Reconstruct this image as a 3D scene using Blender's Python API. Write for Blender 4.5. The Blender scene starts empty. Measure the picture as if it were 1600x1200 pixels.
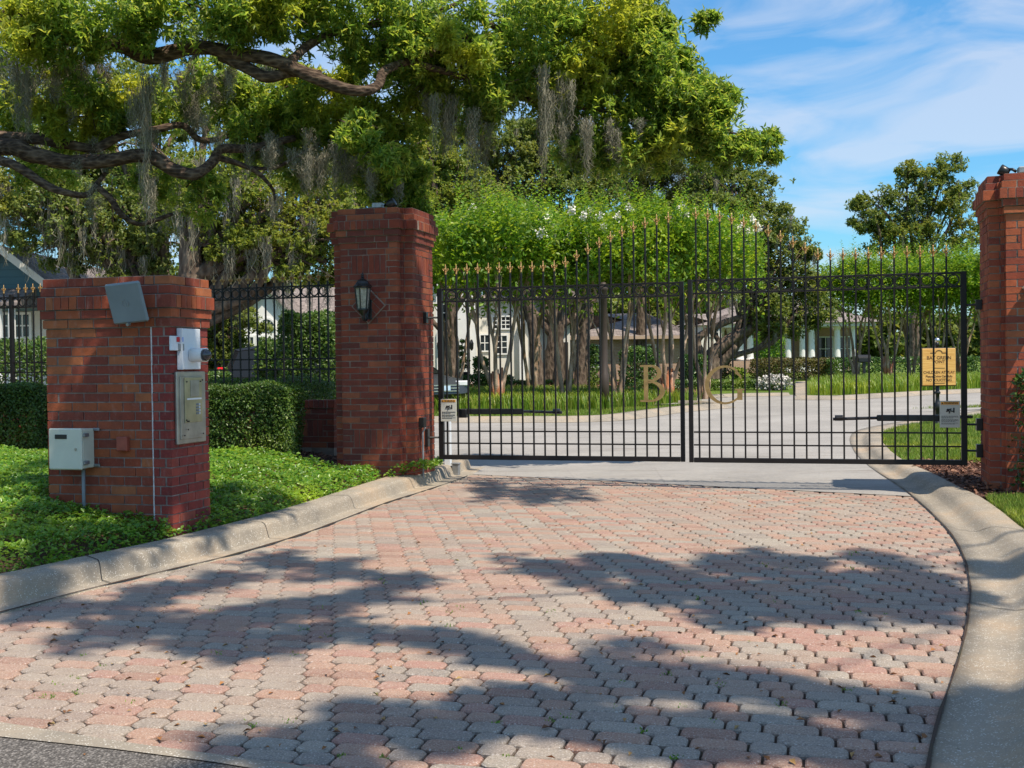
import bpy, math, random
import numpy as np
from mathutils import Vector, Matrix, noise as mnoise
R_ = math.radians
rng = np.random.default_rng(7)
random.seed(7)
scene = bpy.context.scene
COL = scene.collection

# ------------------------------------------------------------------ camera
FPX = 1800.0
CAMZ = 1.33
PITCH = math.atan(31/1800.0)
ROLL = 0.012
F_ = Vector((0, math.cos(PITCH), -math.sin(PITCH)))
U0 = Vector((0, math.sin(PITCH), math.cos(PITCH)))
R0 = Vector((1, 0, 0))
Rv = R0*math.cos(ROLL) - U0*math.sin(ROLL)
Uv = R0*math.sin(ROLL) + U0*math.cos(ROLL)
cam = bpy.data.cameras.new('camera')
camo = bpy.data.objects.new('camera', cam)
COL.objects.link(camo)
m = Matrix.Identity(4)
for i in range(3):
    m[i][0] = Rv[i]; m[i][1] = Uv[i]; m[i][2] = -F_[i]
m[2][3] = CAMZ
camo.matrix_world = m
cam.sensor_fit = 'HORIZONTAL'
cam.sensor_width = 36
cam.lens = 36*FPX/1600
cam.clip_start = 0.1
cam.clip_end = 3000
scene.camera = camo

# ------------------------------------------------------------------ world and sun
SUNX, SUNY = .37, -.42
SUNV = Vector((SUNX, SUNY, 1.0)).normalized()
w = bpy.data.worlds.new("World"); scene.world = w; w.use_nodes = True
nt = w.node_tree; nt.nodes.clear()
out = nt.nodes.new('ShaderNodeOutputWorld'); bg = nt.nodes.new('ShaderNodeBackground')
sky = nt.nodes.new('ShaderNodeTexSky'); sky.sky_type = 'NISHITA'; sky.sun_disc = False
sky.sun_elevation = math.asin(SUNV.z); sky.sun_rotation = math.atan2(SUNV.x, SUNV.y)
sky.air_density = 1.3; sky.dust_density = .35; sky.ozone_density = 3.0
tc = nt.nodes.new('ShaderNodeTexCoord')
mp = nt.nodes.new('ShaderNodeMapping'); mp.inputs['Scale'].default_value = (3.2, 3.2, 12); mp.inputs['Rotation'].default_value = (0, R_(-16), R_(10))
mp.inputs['Location'].default_value = (1.3, .4, .2)
n1 = nt.nodes.new('ShaderNodeTexNoise'); n1.inputs['Scale'].default_value = 1.7; n1.inputs['Detail'].default_value = 7; n1.inputs['Roughness'].default_value = .52
n1.inputs['Distortion'].default_value = .9
rp = nt.nodes.new('ShaderNodeValToRGB'); rp.color_ramp.elements[0].position = .38; rp.color_ramp.elements[1].position = .62
rp.color_ramp.elements[0].color = (.0, .0, .0, 1); rp.color_ramp.elements[1].color = (.56, .56, .56, 1)
mix = nt.nodes.new('ShaderNodeMix'); mix.data_type = 'RGBA'
mix.inputs['B'].default_value = (4.7, 5.0, 5.7, 1)
tint = nt.nodes.new('ShaderNodeMix'); tint.data_type = 'RGBA'; tint.blend_type = 'MULTIPLY'; tint.inputs['Factor'].default_value = 1
tint.inputs['B'].default_value = (.40, .77, 1.02, 1)
L = nt.links.new
L(tc.outputs['Generated'], mp.inputs['Vector']); L(mp.outputs[0], n1.inputs['Vector']); L(n1.outputs['Fac'], rp.inputs[0])
L(sky.outputs[0], tint.inputs['A']); L(tint.outputs['Result'], mix.inputs['A']); L(rp.outputs[0], mix.inputs['Factor']); L(mix.outputs['Result'], bg.inputs[0]); L(bg.outputs[0], out.inputs[0])
bg.inputs['Strength'].default_value = .12
sl = bpy.data.lights.new('sun', 'SUN'); sl.energy = 4.9; sl.angle = R_(.55); sl.color = (1, .89, .74)
so = bpy.data.objects.new('sun', sl); COL.objects.link(so)
so.rotation_euler = SUNV.to_track_quat('Z', 'Y').to_euler()
so.location = (10, -6, 20)
vs = scene.view_settings
vs.view_transform = 'Standard'; vs.look = 'None'; vs.gamma = 1; vs.exposure = .45
scene.cycles.max_bounces = 6; scene.cycles.transparent_max_bounces = 8
scene.cycles.diffuse_bounces = 3; scene.cycles.glossy_bounces = 2

# ------------------------------------------------------------------ coordinates
def hz(y):
    return 0.0 if y < 22 else (.012*(min(y, 110)-22))
def ray(px, py):
    return (F_*FPX + Rv*(px-800) + Uv*(600-py))
def at(px, py, Y):
    d = ray(px, py); t = Y/d.y
    return Vector((d.x*t, Y, CAMZ + d.z*t))
def gp(px, py, dz=0.0):
    d = ray(px, py); lo, hi = .5, 400.0
    for _ in range(60):
        mid = (lo+hi)/2
        if CAMZ + d.z*mid/d.y > hz(mid)+dz: lo = mid
        else: hi = mid
    return Vector((d.x*lo/d.y, lo, hz(lo)+dz))
def gx(px, Y, dz=0.0):          # point on the ground at depth Y in direction px
    return Vector((at(px, 600, Y).x, Y, hz(Y)+dz))

# ------------------------------------------------------------------ mesh builder
class MB:
    def __init__(s): s.v = []; s.f = []; s.mi = []; s.cm = 0
    def add(s, vs, fs):
        b = len(s.v); s.v.extend([tuple(p) for p in vs]); s.f.extend([tuple(b+i for i in f) for f in fs]); s.mi.extend([s.cm]*len(fs)); return s
    def box(s, c, d, M=None, skipback=False):
        x, y, z = d[0]/2, d[1]/2, d[2]/2
        vs = [Vector((sx*x, sy*y, sz*z)) for sx in (-1, 1) for sy in (-1, 1) for sz in (-1, 1)]
        if M is not None: vs = [M @ p for p in vs]
        c = Vector(c)
        fs = [(0, 1, 3, 2), (4, 6, 7, 5), (0, 4, 5, 1), (2, 3, 7, 6), (0, 2, 6, 4), (1, 5, 7, 3)]
        return s.add([p+c for p in vs], fs)
    def bbox(s, a, b):
        return s.box([(a[i]+b[i])/2 for i in range(3)], [abs(b[i]-a[i]) for i in range(3)])
    def cbox(s, c, d, ch, M=None):      # box with chamfered edges (front-facing slabs and panels)
        x, y, z = [q/2 for q in d]; vs = []; 
        for sx in (-1, 1):
            for sy in (-1, 1):
                for sz in (-1, 1):
                    vs += [Vector((sx*(x-ch), sy*(y-ch), sz*z)), Vector((sx*(x-ch), sy*y, sz*(z-ch))), Vector((sx*x, sy*(y-ch), sz*(z-ch)))]
        if M is not None: vs = [M @ p for p in vs]
        c = Vector(c)
        def I(sx, sy, sz, k): return ((sx > 0)*4+(sy > 0)*2+(sz > 0))*3+k
        fs = []
        for sg in (-1, 1):
            fs.append([I(a, b, sg, 0) for a, b in ((-1, -1), (1, -1), (1, 1), (-1, 1))])
            fs.append([I(a, sg, b, 1) for a, b in ((-1, -1), (1, -1), (1, 1), (-1, 1))])
            fs.append([I(sg, a, b, 2) for a, b in ((-1, -1), (1, -1), (1, 1), (-1, 1))])
        for a in (-1, 1):
            for b in (-1, 1):
                fs.append([I(-1, a, b, 0), I(1, a, b, 0), I(1, a, b, 1), I(-1, a, b, 1)])
                fs.append([I(a, -1, b, 0), I(a, 1, b, 0), I(a, 1, b, 2), I(a, -1, b, 2)])
                fs.append([I(a, b, -1, 1), I(a, b, 1, 1), I(a, b, 1, 2), I(a, b, -1, 2)])
                for cc in (-1, 1): fs.append([I(a, b, cc, 0), I(a, b, cc, 1), I(a, b, cc, 2)])
        return s.add([p+c for p in vs], fs)
    def tube(s, pts, rad, n=8, cap=True, rough=0.0):
        pts = [Vector(p) for p in pts]; k = len(pts)
        if not hasattr(rad, '__len__'): rad = [rad]*k
        rings = []; up = Vector((0, 0, 1)); prev = None
        for i in range(k):
            t = (pts[min(i+1, k-1)]-pts[max(i-1, 0)]).normalized()
            if prev is None:
                a = t.cross(up) if abs(t.z) < .9 else t.cross(Vector((0, 1, 0)))
            else:
                a = prev - t*prev.dot(t)
            a.normalize(); prev = a; b = t.cross(a)
            ring = []
            for j in range(n):
                th = 2*math.pi*j/n
                r = rad[i]
                if rough:
                    q = pts[i]*3+Vector((math.cos(th), math.sin(th), i*.13))*1.3
                    r *= 1+rough*mnoise.noise(q)
                ring.append(pts[i]+a*math.cos(th)*r+b*math.sin(th)*r)
            rings.append(ring)
        vs = [p for r in rings for p in r]; fs = []
        for i in range(k-1):
            for j in range(n):
                fs.append((i*n+j, i*n+(j+1) % n, (i+1)*n+(j+1) % n, (i+1)*n+j))
        if cap: fs += [tuple(range(n-1, -1, -1)), tuple((k-1)*n+j for j in range(n))]
        return s.add(vs, fs)
    def lathe(s, c, prof, n=12, M=None):       # prof: (r,z)
        vs = []; fs = []; c = Vector(c)
        for (r, z) in prof:
            for j in range(n):
                th = 2*math.pi*(j+.5)/n; p = Vector((r*math.cos(th), r*math.sin(th), z))
                if M is not None: p = M @ p
                vs.append(p+c)
        k = len(prof)
        for i in range(k-1):
            for j in range(n): fs.append((i*n+j, i*n+(j+1) % n, (i+1)*n+(j+1) % n, (i+1)*n+j))
        fs += [tuple(range(n-1, -1, -1)), tuple((k-1)*n+j for j in range(n))]
        return s.add(vs, fs)
    def prism(s, poly, z0, z1):                # poly CCW list of (x,y)
        n = len(poly)
        vs = [(p[0], p[1], z0) for p in poly]+[(p[0], p[1], z1) for p in poly]
        fs = [tuple(range(n-1, -1, -1)), tuple(range(n, 2*n))]+[(i, (i+1) % n, n+(i+1) % n, n+i) for i in range(n)]
        return s.add(vs, fs)
    def extr(s, poly3, d):                     # extrude planar polygon of 3D points by vector d
        n = len(poly3); d = Vector(d)
        vs = [Vector(p) for p in poly3]+[Vector(p)+d for p in poly3]
        fs = [tuple(range(n)), tuple(range(2*n-1, n-1, -1))]+[(i, n+i, n+(i+1) % n, (i+1) % n) for i in range(n)]
        return s.add(vs, fs)
    def mesh(s, name, M=None, smooth=False):
        me = bpy.data.meshes.new(name)
        vs = s.v if M is None else [tuple(M @ Vector(p)) for p in s.v]
        me.from_pydata(vs, [], s.f); me.update()
        if smooth: me.polygons.foreach_set('use_smooth', [True]*len(me.polygons))
        if max(s.mi or [0]) > 0: me.polygons.foreach_set('material_index', s.mi)
        return me
ROOTM = {}
def E(name, label, cat, loc=(0, 0, 0), rotz=0, group=None):
    o = bpy.data.objects.new(name, None); COL.objects.link(o)
    o.location = loc; o.rotation_euler = (0, 0, rotz); o.empty_display_size = .1
    o['label'] = label; o['category'] = cat
    if group: o['group'] = group
    ROOTM[o] = Matrix.Translation(Vector(loc)) @ Matrix.Rotation(rotz, 4, 'Z')
    return o
def O(name, mb, mat, parent=None, world=False, smooth=False, label=None, cat=None, group=None, kind=None):
    M = None
    if world and parent is not None:
        r = parent
        while r.parent is not None: r = r.parent
        M = ROOTM[r].inverted()
    me = mb if isinstance(mb, bpy.types.Mesh) else mb.mesh(name, M, smooth)
    if len(me.materials) == 0:
        for mm in (mat if isinstance(mat, (list, tuple)) else [mat]): me.materials.append(mm)
    o = bpy.data.objects.new(name, me); COL.objects.link(o)
    if parent is not None: o.parent = parent
    if label: o['label'] = label
    if cat: o['category'] = cat
    if group: o['group'] = group
    if kind: o['kind'] = kind
    return o
def ST(name, mb, mat, smooth=False): return O(name, mb, mat, kind='structure', smooth=smooth)
def dup(root, loc=None, rotz=None, label=None, group=None, scale=None):
    def cp(o, par):
        c = o.copy(); COL.objects.link(c); c.parent = par
        for ch in list(o.children): cp(ch, c)
        return c
    kids = list(root.children)
    r = root.copy(); COL.objects.link(r)
    for ch in kids: cp(ch, r)
    if loc is not None: r.location = loc
    if rotz is not None: r.rotation_euler = (0, 0, rotz)
    if scale is not None: r.scale = scale if hasattr(scale, '__len__') else (scale,)*3
    if label: r['label'] = label
    if group: r['group'] = group
    return r

# ------------------------------------------------------------------ materials
class NB:
    def __init__(s, name):
        s.m = bpy.data.materials.new(name); s.m.use_nodes = True; s.t = s.m.node_tree; s.t.nodes.clear()
        s.o = s.n('ShaderNodeOutputMaterial')
    def n(s, t, **kw):
        a = s.t.nodes.new(t)
        for k, v in kw.items(): setattr(a, k, v)
        return a
    def l(s, a, b): s.t.links.new(a, b)
    def coord(s, which='Object', scale=(1, 1, 1), rot=(0, 0, 0)):
        c = s.n('ShaderNodeTexCoord'); mpn = s.n('ShaderNodeMapping'); mpn.inputs['Scale'].default_value = scale; mpn.inputs['Rotation'].default_value = rot
        s.l(c.outputs[which], mpn.inputs[0]); return mpn.outputs[0]
    def noise(s, scale, detail=3, rough=.55, vec=None, dist=0):
        a = s.n('ShaderNodeTexNoise'); a.inputs['Scale'].default_value = scale; a.inputs['Detail'].default_value = detail; a.inputs['Roughness'].default_value = rough
        a.inputs['Distortion'].default_value = dist
        s.l(vec if vec is not None else s.coord(), a.inputs['Vector']); return a.outputs['Fac']
    def vor(s, scale, vec=None, feat='F1', out='Distance'):
        a = s.n('ShaderNodeTexVoronoi'); a.feature = feat; a.inputs['Scale'].default_value = scale
        s.l(vec if vec is not None else s.coord(), a.inputs['Vector']); return a.outputs[out]
    def ramp(s, fac, stops, interp='LINEAR'):
        a = s.n('ShaderNodeValToRGB'); cr = a.color_ramp; cr.interpolation = interp
        while len(cr.elements) < len(stops): cr.elements.new(.5)
        for e, (p, c) in zip(cr.elements, stops):
            e.position = p; e.color = (c, c, c, 1) if not hasattr(c, '__len__') else (*c, 1)
        s.l(fac, a.inputs[0]); return a.outputs[0]
    def mix(s, fac, a, b, mode='MIX'):
        x = s.n('ShaderNodeMix', data_type='RGBA', blend_type=mode)
        for nm, v in (('Factor', fac), ('A', a), ('B', b)):
            i = x.inputs[nm]
            if isinstance(v, (int, float)): i.default_value = v if nm == 'Factor' else (v, v, v, 1)
            elif hasattr(v, '__len__'): i.default_value = (*v, 1)
            else: s.l(v, i)
        return x.outputs['Result']
    def math(s, op, a, b):
        x = s.n('ShaderNodeMath', operation=op)
        for i, v in enumerate((a, b)):
            if isinstance(v, (int, float)): x.inputs[i].default_value = v
            else: s.l(v, x.inputs[i])
        return x.outputs[0]
    def rnd(s): return s.n('ShaderNodeNewGeometry').outputs['Random Per Island']
    def bsdf(s, col, rough=.6, metal=0, bump=None, bstr=.3, bdist=.01, spec=.4):
        b = s.n('ShaderNodeBsdfPrincipled')
        for nm, v in (('Base Color', col), ('Roughness', rough), ('Metallic', metal)):
            if isinstance(v, (int, float)): b.inputs[nm].default_value = v
            elif hasattr(v, '__len__'): b.inputs[nm].default_value = (*v, 1)
            else: s.l(v, b.inputs[nm])
        b.inputs['Specular IOR Level'].default_value = spec
        if bump is not None:
            bp = s.n('ShaderNodeBump'); bp.inputs['Strength'].default_value = bstr; bp.inputs['Distance'].default_value = bdist
            s.l(bump, bp.inputs['Height']); s.l(bp.outputs[0], b.inputs['Normal'])
        return b
    def done(s, b): s.l(b.outputs[0], s.o.inputs[0]); return s.m

def m_plain(name, col, rough=.6, metal=0, var=.12, scale=6, spec=.4, bstr=.1):
    b = NB(name); n = b.noise(scale, 4)
    c = b.mix(b.ramp(n, [(.3, 0), (.7, 1)]), [x*(1-var) for x in col], [min(1, x*(1+var)) for x in col])
    return b.done(b.bsdf(c, rough, metal, b.noise(scale*8, 3), bstr, .005, spec))
def m_brick(name, tones, mort=.0, stain=0.0):
    b = NB(name); r = b.rnd()
    st = [(i/len(tones), t) for i, t in enumerate(tones)]
    c = b.ramp(r, st, 'CONSTANT')
    n = b.noise(9, 6, .65); c = b.mix(b.ramp(n, [(.3, .0), (.75, .5)]), c, (.055, .03, .026))
    n2 = b.noise(60, 3, .7); c = b.mix(b.ramp(n2, [(.55, 0), (.8, .35)]), c, (.42, .16, .09))
    if stain:
        v = b.coord('Object', (5, 5, 1.6)); n3 = b.noise(4.5, 8, .75, v)
        c = b.mix(b.ramp(n3, [(.56, 0), (.74, stain)]), c, (.5, .42, .38))
    return b.done(b.bsdf(c, .82, 0, b.noise(45, 5, .7), .55, .006, .25))
M = {}
RED = [(.25, .050, .026), (.31, .076, .034), (.20, .042, .026), (.34, .098, .045), (.155, .040, .028), (.28, .064, .031), (.23, .052, .032), (.18, .045, .031)]
M['brick'] = m_brick('brick', RED)
M['brick_k'] = m_brick('brick_kiosk', [(.31, .066, .028), (.38, .10, .036), (.26, .054, .029), (.42, .135, .05), (.24, .055, .032), (.34, .08, .034)], stain=.3)
M['brick_r'] = m_brick('brick_column', [(.27, .042, .032), (.33, .062, .042), (.21, .034, .030), (.37, .085, .052), (.24, .040, .034)], stain=.3)
b = NB('mortar'); n = b.noise(14, 5, .6)
M['mortar'] = b.done(b.bsdf(b.ramp(n, [(.3, (.13, .105, .09)), (.7, (.33, .29, .26))]), .9, 0, b.noise(80, 3), .4, .004))
M['mortar_d'] = m_plain('mortar_dark', (.24, .19, .155), .9, 0, .4, 10)
M['caulk'] = m_plain('white_caulk', (.55, .53, .52), .7, 0, .3, 20)
# paver
b = NB('paver'); r = b.rnd()
c = b.ramp(r, [(0, (.262, .226, .188)), (.14, (.30, .262, .215)), (.27, (.345, .205, .145)), (.40, (.225, .195, .168)), (.5, (.325, .175, .135)), (.62, (.30, .225, .175)), (.72, (.275, .245, .205)), (.82, (.345, .215, .16)), (.93, (.27, .145, .105))], 'CONSTANT')
big = b.noise(.55, 4, .6); c = b.mix(b.ramp(big, [(.42, 0), (.68, .6)]), c, (.31, .205, .16))
c = b.mix(b.ramp(b.noise(22, 5, .7), [(.4, .0), (.7, .35)]), c, (.42, .34, .26)); st_ = b.noise(1.7, 6, .65); c = b.mix(b.ramp(st_, [(.5, 0), (.75, .5)]), c, (.19, .125, .09)); tr_ = b.noise(.8, 5, .6, b.coord('Object', (.25, 1.6, 1), (0, 0, -.5))); c = b.mix(b.ramp(tr_, [(.56, 0), (.66, .35)]), c, (.16, .13, .11))
sp = b.noise(130, 3, .7); c = b.mix(b.ramp(sp, [(.32, .75), (.48, 0), (.56, 0), (.70, .75)]), c, b.ramp(sp, [(.45, (.12, .11, .10)), (.55, (.6, .57, .53))]))
M['paver'] = b.done(b.bsdf(c, .88, 0, b.noise(120, 4, .7), .6, .003, .2))
b = NB('joint_sand'); g = b.noise(1.4, 3)
M['joint'] = b.done(b.bsdf(b.mix(b.ramp(g, [(.55, 0), (.7, .6)]), (.05, .03, .02), (.035, .04, .015)), .95, 0, b.noise(90, 3), .6, .01))
# concrete with exposed aggregate
b = NB('concrete'); n = b.noise(1.1, 6, .6)
c = b.ramp(n, [(.3, (.19, .17, .14)), (.52, (.29, .25, .195)), (.68, (.37, .28, .19))])
v = b.vor(95); sp = b.ramp(v, [(.24, 1), (.36, 0)])
c = b.mix(b.math('MULTIPLY', sp, b.ramp(b.noise(33, 2), [(.42, .0), (.6, .75)])), c, (.68, .65, .58))
dk = b.noise(2.6, 6, .7); c = b.mix(b.ramp(dk, [(.55, 0), (.78, .55)]), c, (.16, .13, .10))
sp2 = b.noise(150, 2); c = b.mix(b.ramp(sp2, [(.3, .5), (.45, 0)]), c, (.14, .13, .12))
M['conc'] = b.done(b.bsdf(c, .9, 0, b.noise(110, 4, .7), .5, .004, .25))
b = NB('asphalt'); n = b.noise(.5, 6, .6)
c = b.ramp(n, [(.3, (.245, .232, .215)), (.7, (.36, .342, .315))])
sp = b.noise(140, 3, .7); c = b.mix(b.ramp(sp, [(.35, .6), (.5, 0), (.58, 0), (.7, .45)]), c, b.ramp(sp, [(.45, (.08, .08, .08)), (.55, (.5, .48, .45))]))
v = b.coord('Object', (.35, 2.2, 1), (0, 0, .25)); cr = b.noise(1.4, 8, .75, v); c = b.mix(b.ramp(cr, [(.52, 0), (.66, .5)]), c, (.15, .13, .11)); c = b.mix(b.ramp(b.noise(6, 6, .7), [(.5, 0), (.7, .3)]), c, (.42, .38, .33)); ck = b.vor(.55, b.coord('Object', (1, 1, 1)), 'DISTANCE_TO_EDGE'); c = b.mix(b.ramp(ck, [(0, .25), (.004, 0)]), c, (.12, .10, .09))
M['asph'] = b.done(b.bsdf(c, .9, 0, b.noise(100, 4, .7), .5, .005, .25))
b = NB('coarse_asphalt'); v = b.vor(120, None, 'F1', 'Color'); vd = b.vor(120)
c = b.ramp(v, [(.2, (.08, .072, .066)), (.5, (.15, .138, .125)), (.8, (.30, .275, .25))]); c = b.mix(b.ramp(vd, [(.3, 0), (.6, .6)]), c, (.05, .045, .04))
M['asph2'] = b.done(b.bsdf(c, .9, 0, vd, .9, .006, .25))
b = NB('lawn'); v = b.coord('Object', (1, 1, 1)); n = b.noise(.35, 5, .6, v); f = b.noise(28, 4, .7, v)
c = b.ramp(n, [(.3, (.085, .145, .022)), (.55, (.14, .21, .03)), (.75, (.21, .25, .05))])
c = b.mix(b.ramp(f, [(.35, .65), (.6, 0)]), c, (.04, .075, .012))
M['lawn'] = b.done(b.bsdf(c, .9, 0, f, 1, .05, .15))
b = NB('mulch'); r = b.rnd()
M['mulch'] = b.done(b.bsdf(b.ramp(r, [(0, (.10, .045, .03)), (.3, (.17, .08, .05)), (.6, (.26, .14, .09)), (.85, (.07, .035, .025))], 'CONSTANT'), .9, 0, b.noise(60), .4, .004))
b = NB('soil'); n = b.noise(30, 5, .7)
M['soil'] = b.done(b.bsdf(b.ramp(n, [(.35, (.035, .02, .014)), (.6, (.14, .07, .045)), (.75, (.22, .13, .085))]), .95, 0, n, .9, .03))
def m_leaf(name, tones, tr=.35, clump=1.2, dark=.5, rough=.42, tcol=1.35):
    b = NB(name); r = b.rnd()
    c = b.ramp(r, [(i/max(1, len(tones)-1), t) for i, t in enumerate(tones)])
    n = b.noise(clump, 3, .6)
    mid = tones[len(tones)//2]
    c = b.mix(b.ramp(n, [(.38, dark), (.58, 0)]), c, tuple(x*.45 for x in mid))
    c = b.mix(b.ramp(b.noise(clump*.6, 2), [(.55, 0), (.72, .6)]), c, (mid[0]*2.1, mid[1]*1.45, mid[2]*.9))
    pb = b.bsdf(c, rough, 0, None, spec=.35)
    t = b.n('ShaderNodeBsdfTranslucent'); b.l(b.mix(1.0, c, (tcol*1.2, tcol*1.1, tcol*.65), 'MULTIPLY'), t.inputs[0])
    mx = b.n('ShaderNodeMixShader'); mx.inputs[0].default_value = tr
    b.l(pb.outputs[0], mx.inputs[1]); b.l(t.outputs[0], mx.inputs[2]); b.l(mx.outputs[0], b.o.inputs[0]); return b.m
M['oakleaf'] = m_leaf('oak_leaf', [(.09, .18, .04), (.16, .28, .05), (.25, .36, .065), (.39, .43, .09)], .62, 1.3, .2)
M['farleaf'] = m_leaf('far_oak_leaf', [(.085, .13, .035), (.13, .19, .045), (.19, .25, .06), (.26, .29, .09)], .42, .35, .3)
M['farleaf2'] = m_leaf('olive_oak_leaf', [(.10, .16, .03), (.16, .23, .04), (.23, .29, .05), (.31, .33, .08)], .48, .4, .3)
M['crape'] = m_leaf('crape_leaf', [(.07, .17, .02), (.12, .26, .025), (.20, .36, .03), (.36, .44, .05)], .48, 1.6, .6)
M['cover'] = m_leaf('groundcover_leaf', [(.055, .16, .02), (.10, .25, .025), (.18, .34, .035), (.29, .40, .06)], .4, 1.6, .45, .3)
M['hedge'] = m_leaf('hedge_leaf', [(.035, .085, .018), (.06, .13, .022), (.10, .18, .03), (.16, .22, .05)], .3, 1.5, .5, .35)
M['redhedge'] = m_leaf('reddish_hedge_leaf', [(.09, .06, .03), (.12, .09, .03), (.10, .13, .03), (.16, .11, .05)], .25, 1.5)
M['shrub'] = m_leaf('glossy_shrub_leaf', [(.02, .06, .015), (.04, .10, .02), (.07, .15, .028), (.12, .19, .05)], .22, 2, .4, .22)
M['liri'] = m_leaf('grass_blade', [(.09, .17, .02), (.14, .25, .025), (.20, .31, .035), (.30, .31, .07)], .35, .8, .3)
M['grassb'] = m_leaf('lawn_blade', [(.10, .19, .025), (.16, .27, .03), (.22, .31, .05), (.31, .33, .10)], .3, 1.5, .3)
M['pine'] = m_leaf('pine_needle', [(.06, .09, .02), (.10, .13, .025), (.15, .17, .03)], .2, .5)
M['bloom'] = m_plain('white_blossom', (.75, .72, .62), .8, 0, .1)
b = NB('moss'); r = b.rnd()
M['moss'] = b.done(b.bsdf(b.ramp(r, [(0, (.09, .085, .055)), (.5, (.19, .175, .125)), (1, (.36, .33, .25))]), .95))
b = NB('deadleaf'); r = b.rnd()
M['deadleaf'] = b.done(b.bsdf(b.ramp(r, [(0, (.12, .05, .02)), (.5, (.30, .13, .04)), (.8, (.35, .22, .08)), (1, (.12, .12, .04))]), .8))
def m_bark(name, c0, c1, c2, sc=1.0, vs=(1, 1, .35)):
    b = NB(name); v = b.coord('Object', vs); n = b.noise(9*sc, 8, .75, v, .6); vv = b.vor(16*sc, v)
    c = b.ramp(b.mix(.5, n, vv), [(.25, c0), (.5, c1), (.72, c2)])
    return b.done(b.bsdf(c, .92, 0, b.mix(.5, n, vv), 1, .05*1/sc, .2))
M['bark'] = m_bark('oak_bark', (.022, .015, .011), (.075, .050, .036), (.19, .135, .095), 1.6, (.38, 1.2, 1.2))
M['bark2'] = m_bark('far_bark', (.05, .035, .027), (.11, .08, .06), (.2, .15, .11), .6)
M['crbark'] = m_bark('crape_bark', (.18, .115, .07), (.36, .245, .165), (.56, .42, .31), .35)
M['crbark2'] = m_bark('peeling_bark', (.28, .10, .05), (.45, .18, .09), (.5, .38, .3), .35)
M['iron'] = m_plain('wrought_iron', (.011, .0085, .008), .45, .0, .25, 12, .3, .25)
M['black'] = m_plain('black_metal', (.012, .012, .013), .35, 0, .2, 10, .5)
b = NB('gold_paint'); n = b.noise(30, 4)
M['gold'] = b.done(b.bsdf(b.ramp(n, [(.3, (.26, .13, .045)), (.7, (.62, .40, .15))]), .35, .45, n, .3, .003))
M['letter'] = m_plain('bronze_gold_letter', (.40, .25, .10), .33, .55, .25, 14)
M['galv'] = m_plain('galvanised_steel', (.30, .31, .32), .42, .6, .2, 18)
M['steel'] = m_plain('brushed_steel', (.40, .37, .33), .36, .75, .22, 9)
M['steel2'] = m_plain('etched_brass_panel', (.42, .37, .24), .34, .7, .2, 9)
M['antenna'] = m_plain('antenna_grey', (.19, .235, .255), .42, 0, .12, 5)
M['cream'] = m_plain('cream_enamel', (.62, .62, .50), .4, 0, .07, 5)
M['white'] = m_plain('white_paint', (.78, .78, .76), .5, 0, .05)
M['white2'] = m_plain('white_metal', (.68, .72, .76), .35, 0, .06)
M['offwhite'] = m_plain('offwhite_stucco', (.70, .67, .60), .8, 0, .05, 2)
M['signw'] = m_plain('sign_face', (.50, .48, .41), .55, 0, .06)
M['orange'] = m_plain('sign_orange', (.75, .32, .04), .5, 0, .05)
M['ink'] = m_plain('ink', (.02, .02, .02), .6, 0, .1)
M['brownink'] = m_plain('engraved_brown', (.13, .055, .015), .7, 0, .1)
b = NB('golden_wood'); v = b.coord('Object', (1, 1, 14)); n = b.noise(3.0, 4, .6, v)
M['wood'] = b.done(b.bsdf(b.ramp(n, [(.3, (.55, .27, .06)), (.7, (.80, .50, .16))]), .5, 0, n, .2, .003))
M['darktrim'] = m_plain('dark_trim', (.05, .035, .025), .5)
M['redmark'] = m_plain('red_reflector', (.55, .02, .03), .4); M['bluemark'] = m_plain('blue_reflector', (.03, .15, .65), .4)
M['brickbox'] = m_plain('painted_box', (.30, .075, .045), .6, 0, .25, 14)
b = NB('glass_dark'); M['glass'] = b.done(b.bsdf((.02, .025, .03), .06, 0, None, spec=.6))
b = NB('lens_dome'); M['dome'] = b.done(b.bsdf((.03, .03, .035), .08, 0, None, spec=.8))
b = NB('lantern_glass'); n = b.noise(40, 3)
M['lglass'] = b.done(b.bsdf(b.ramp(n, [(.3, (.20, .19, .16)), (.7, (.42, .40, .34))]), .12, 0, n, .3, .004, .6))
b = NB('car_glass'); M['carglass'] = b.done(b.bsdf((.012, .014, .016), .2, 0, None, spec=.25))
M['teal'] = m_plain('teal_siding', (.065, .13, .15), .7, 0, .1, 3)
b = NB('teal_siding'); v = b.coord('Object', (0, 0, 1)); wv = b.n('ShaderNodeTexWave', wave_type='BANDS', bands_direction='Z', wave_profile='SAW'); wv.inputs['Scale'].default_value = 1.6; b.l(v, wv.inputs[0])
M['teal'] = b.done(b.bsdf(b.mix(b.ramp(wv.outputs['Fac'], [(.9, 0), (1, .6)]), (.075, .15, .175), (.02, .04, .05)), .7, 0, wv.outputs['Fac'], .6, .03))
b = NB('shingles'); br = b.n('ShaderNodeTexBrick'); br.inputs['Scale'].default_value = 1; br.inputs['Brick Width'].default_value = .35; br.inputs['Row Height'].default_value = .16; br.inputs['Mortar Size'].default_value = .012
br.inputs['Color1'].default_value = (.17, .14, .13, 1); br.inputs['Color2'].default_value = (.29, .245, .22, 1); br.inputs['Mortar'].default_value = (.07, .06, .055, 1)
b.l(b.coord(), br.inputs['Vector']); M['shingle'] = b.done(b.bsdf(br.outputs['Color'], .9, 0, br.outputs['Fac'], .3, .01))
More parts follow.
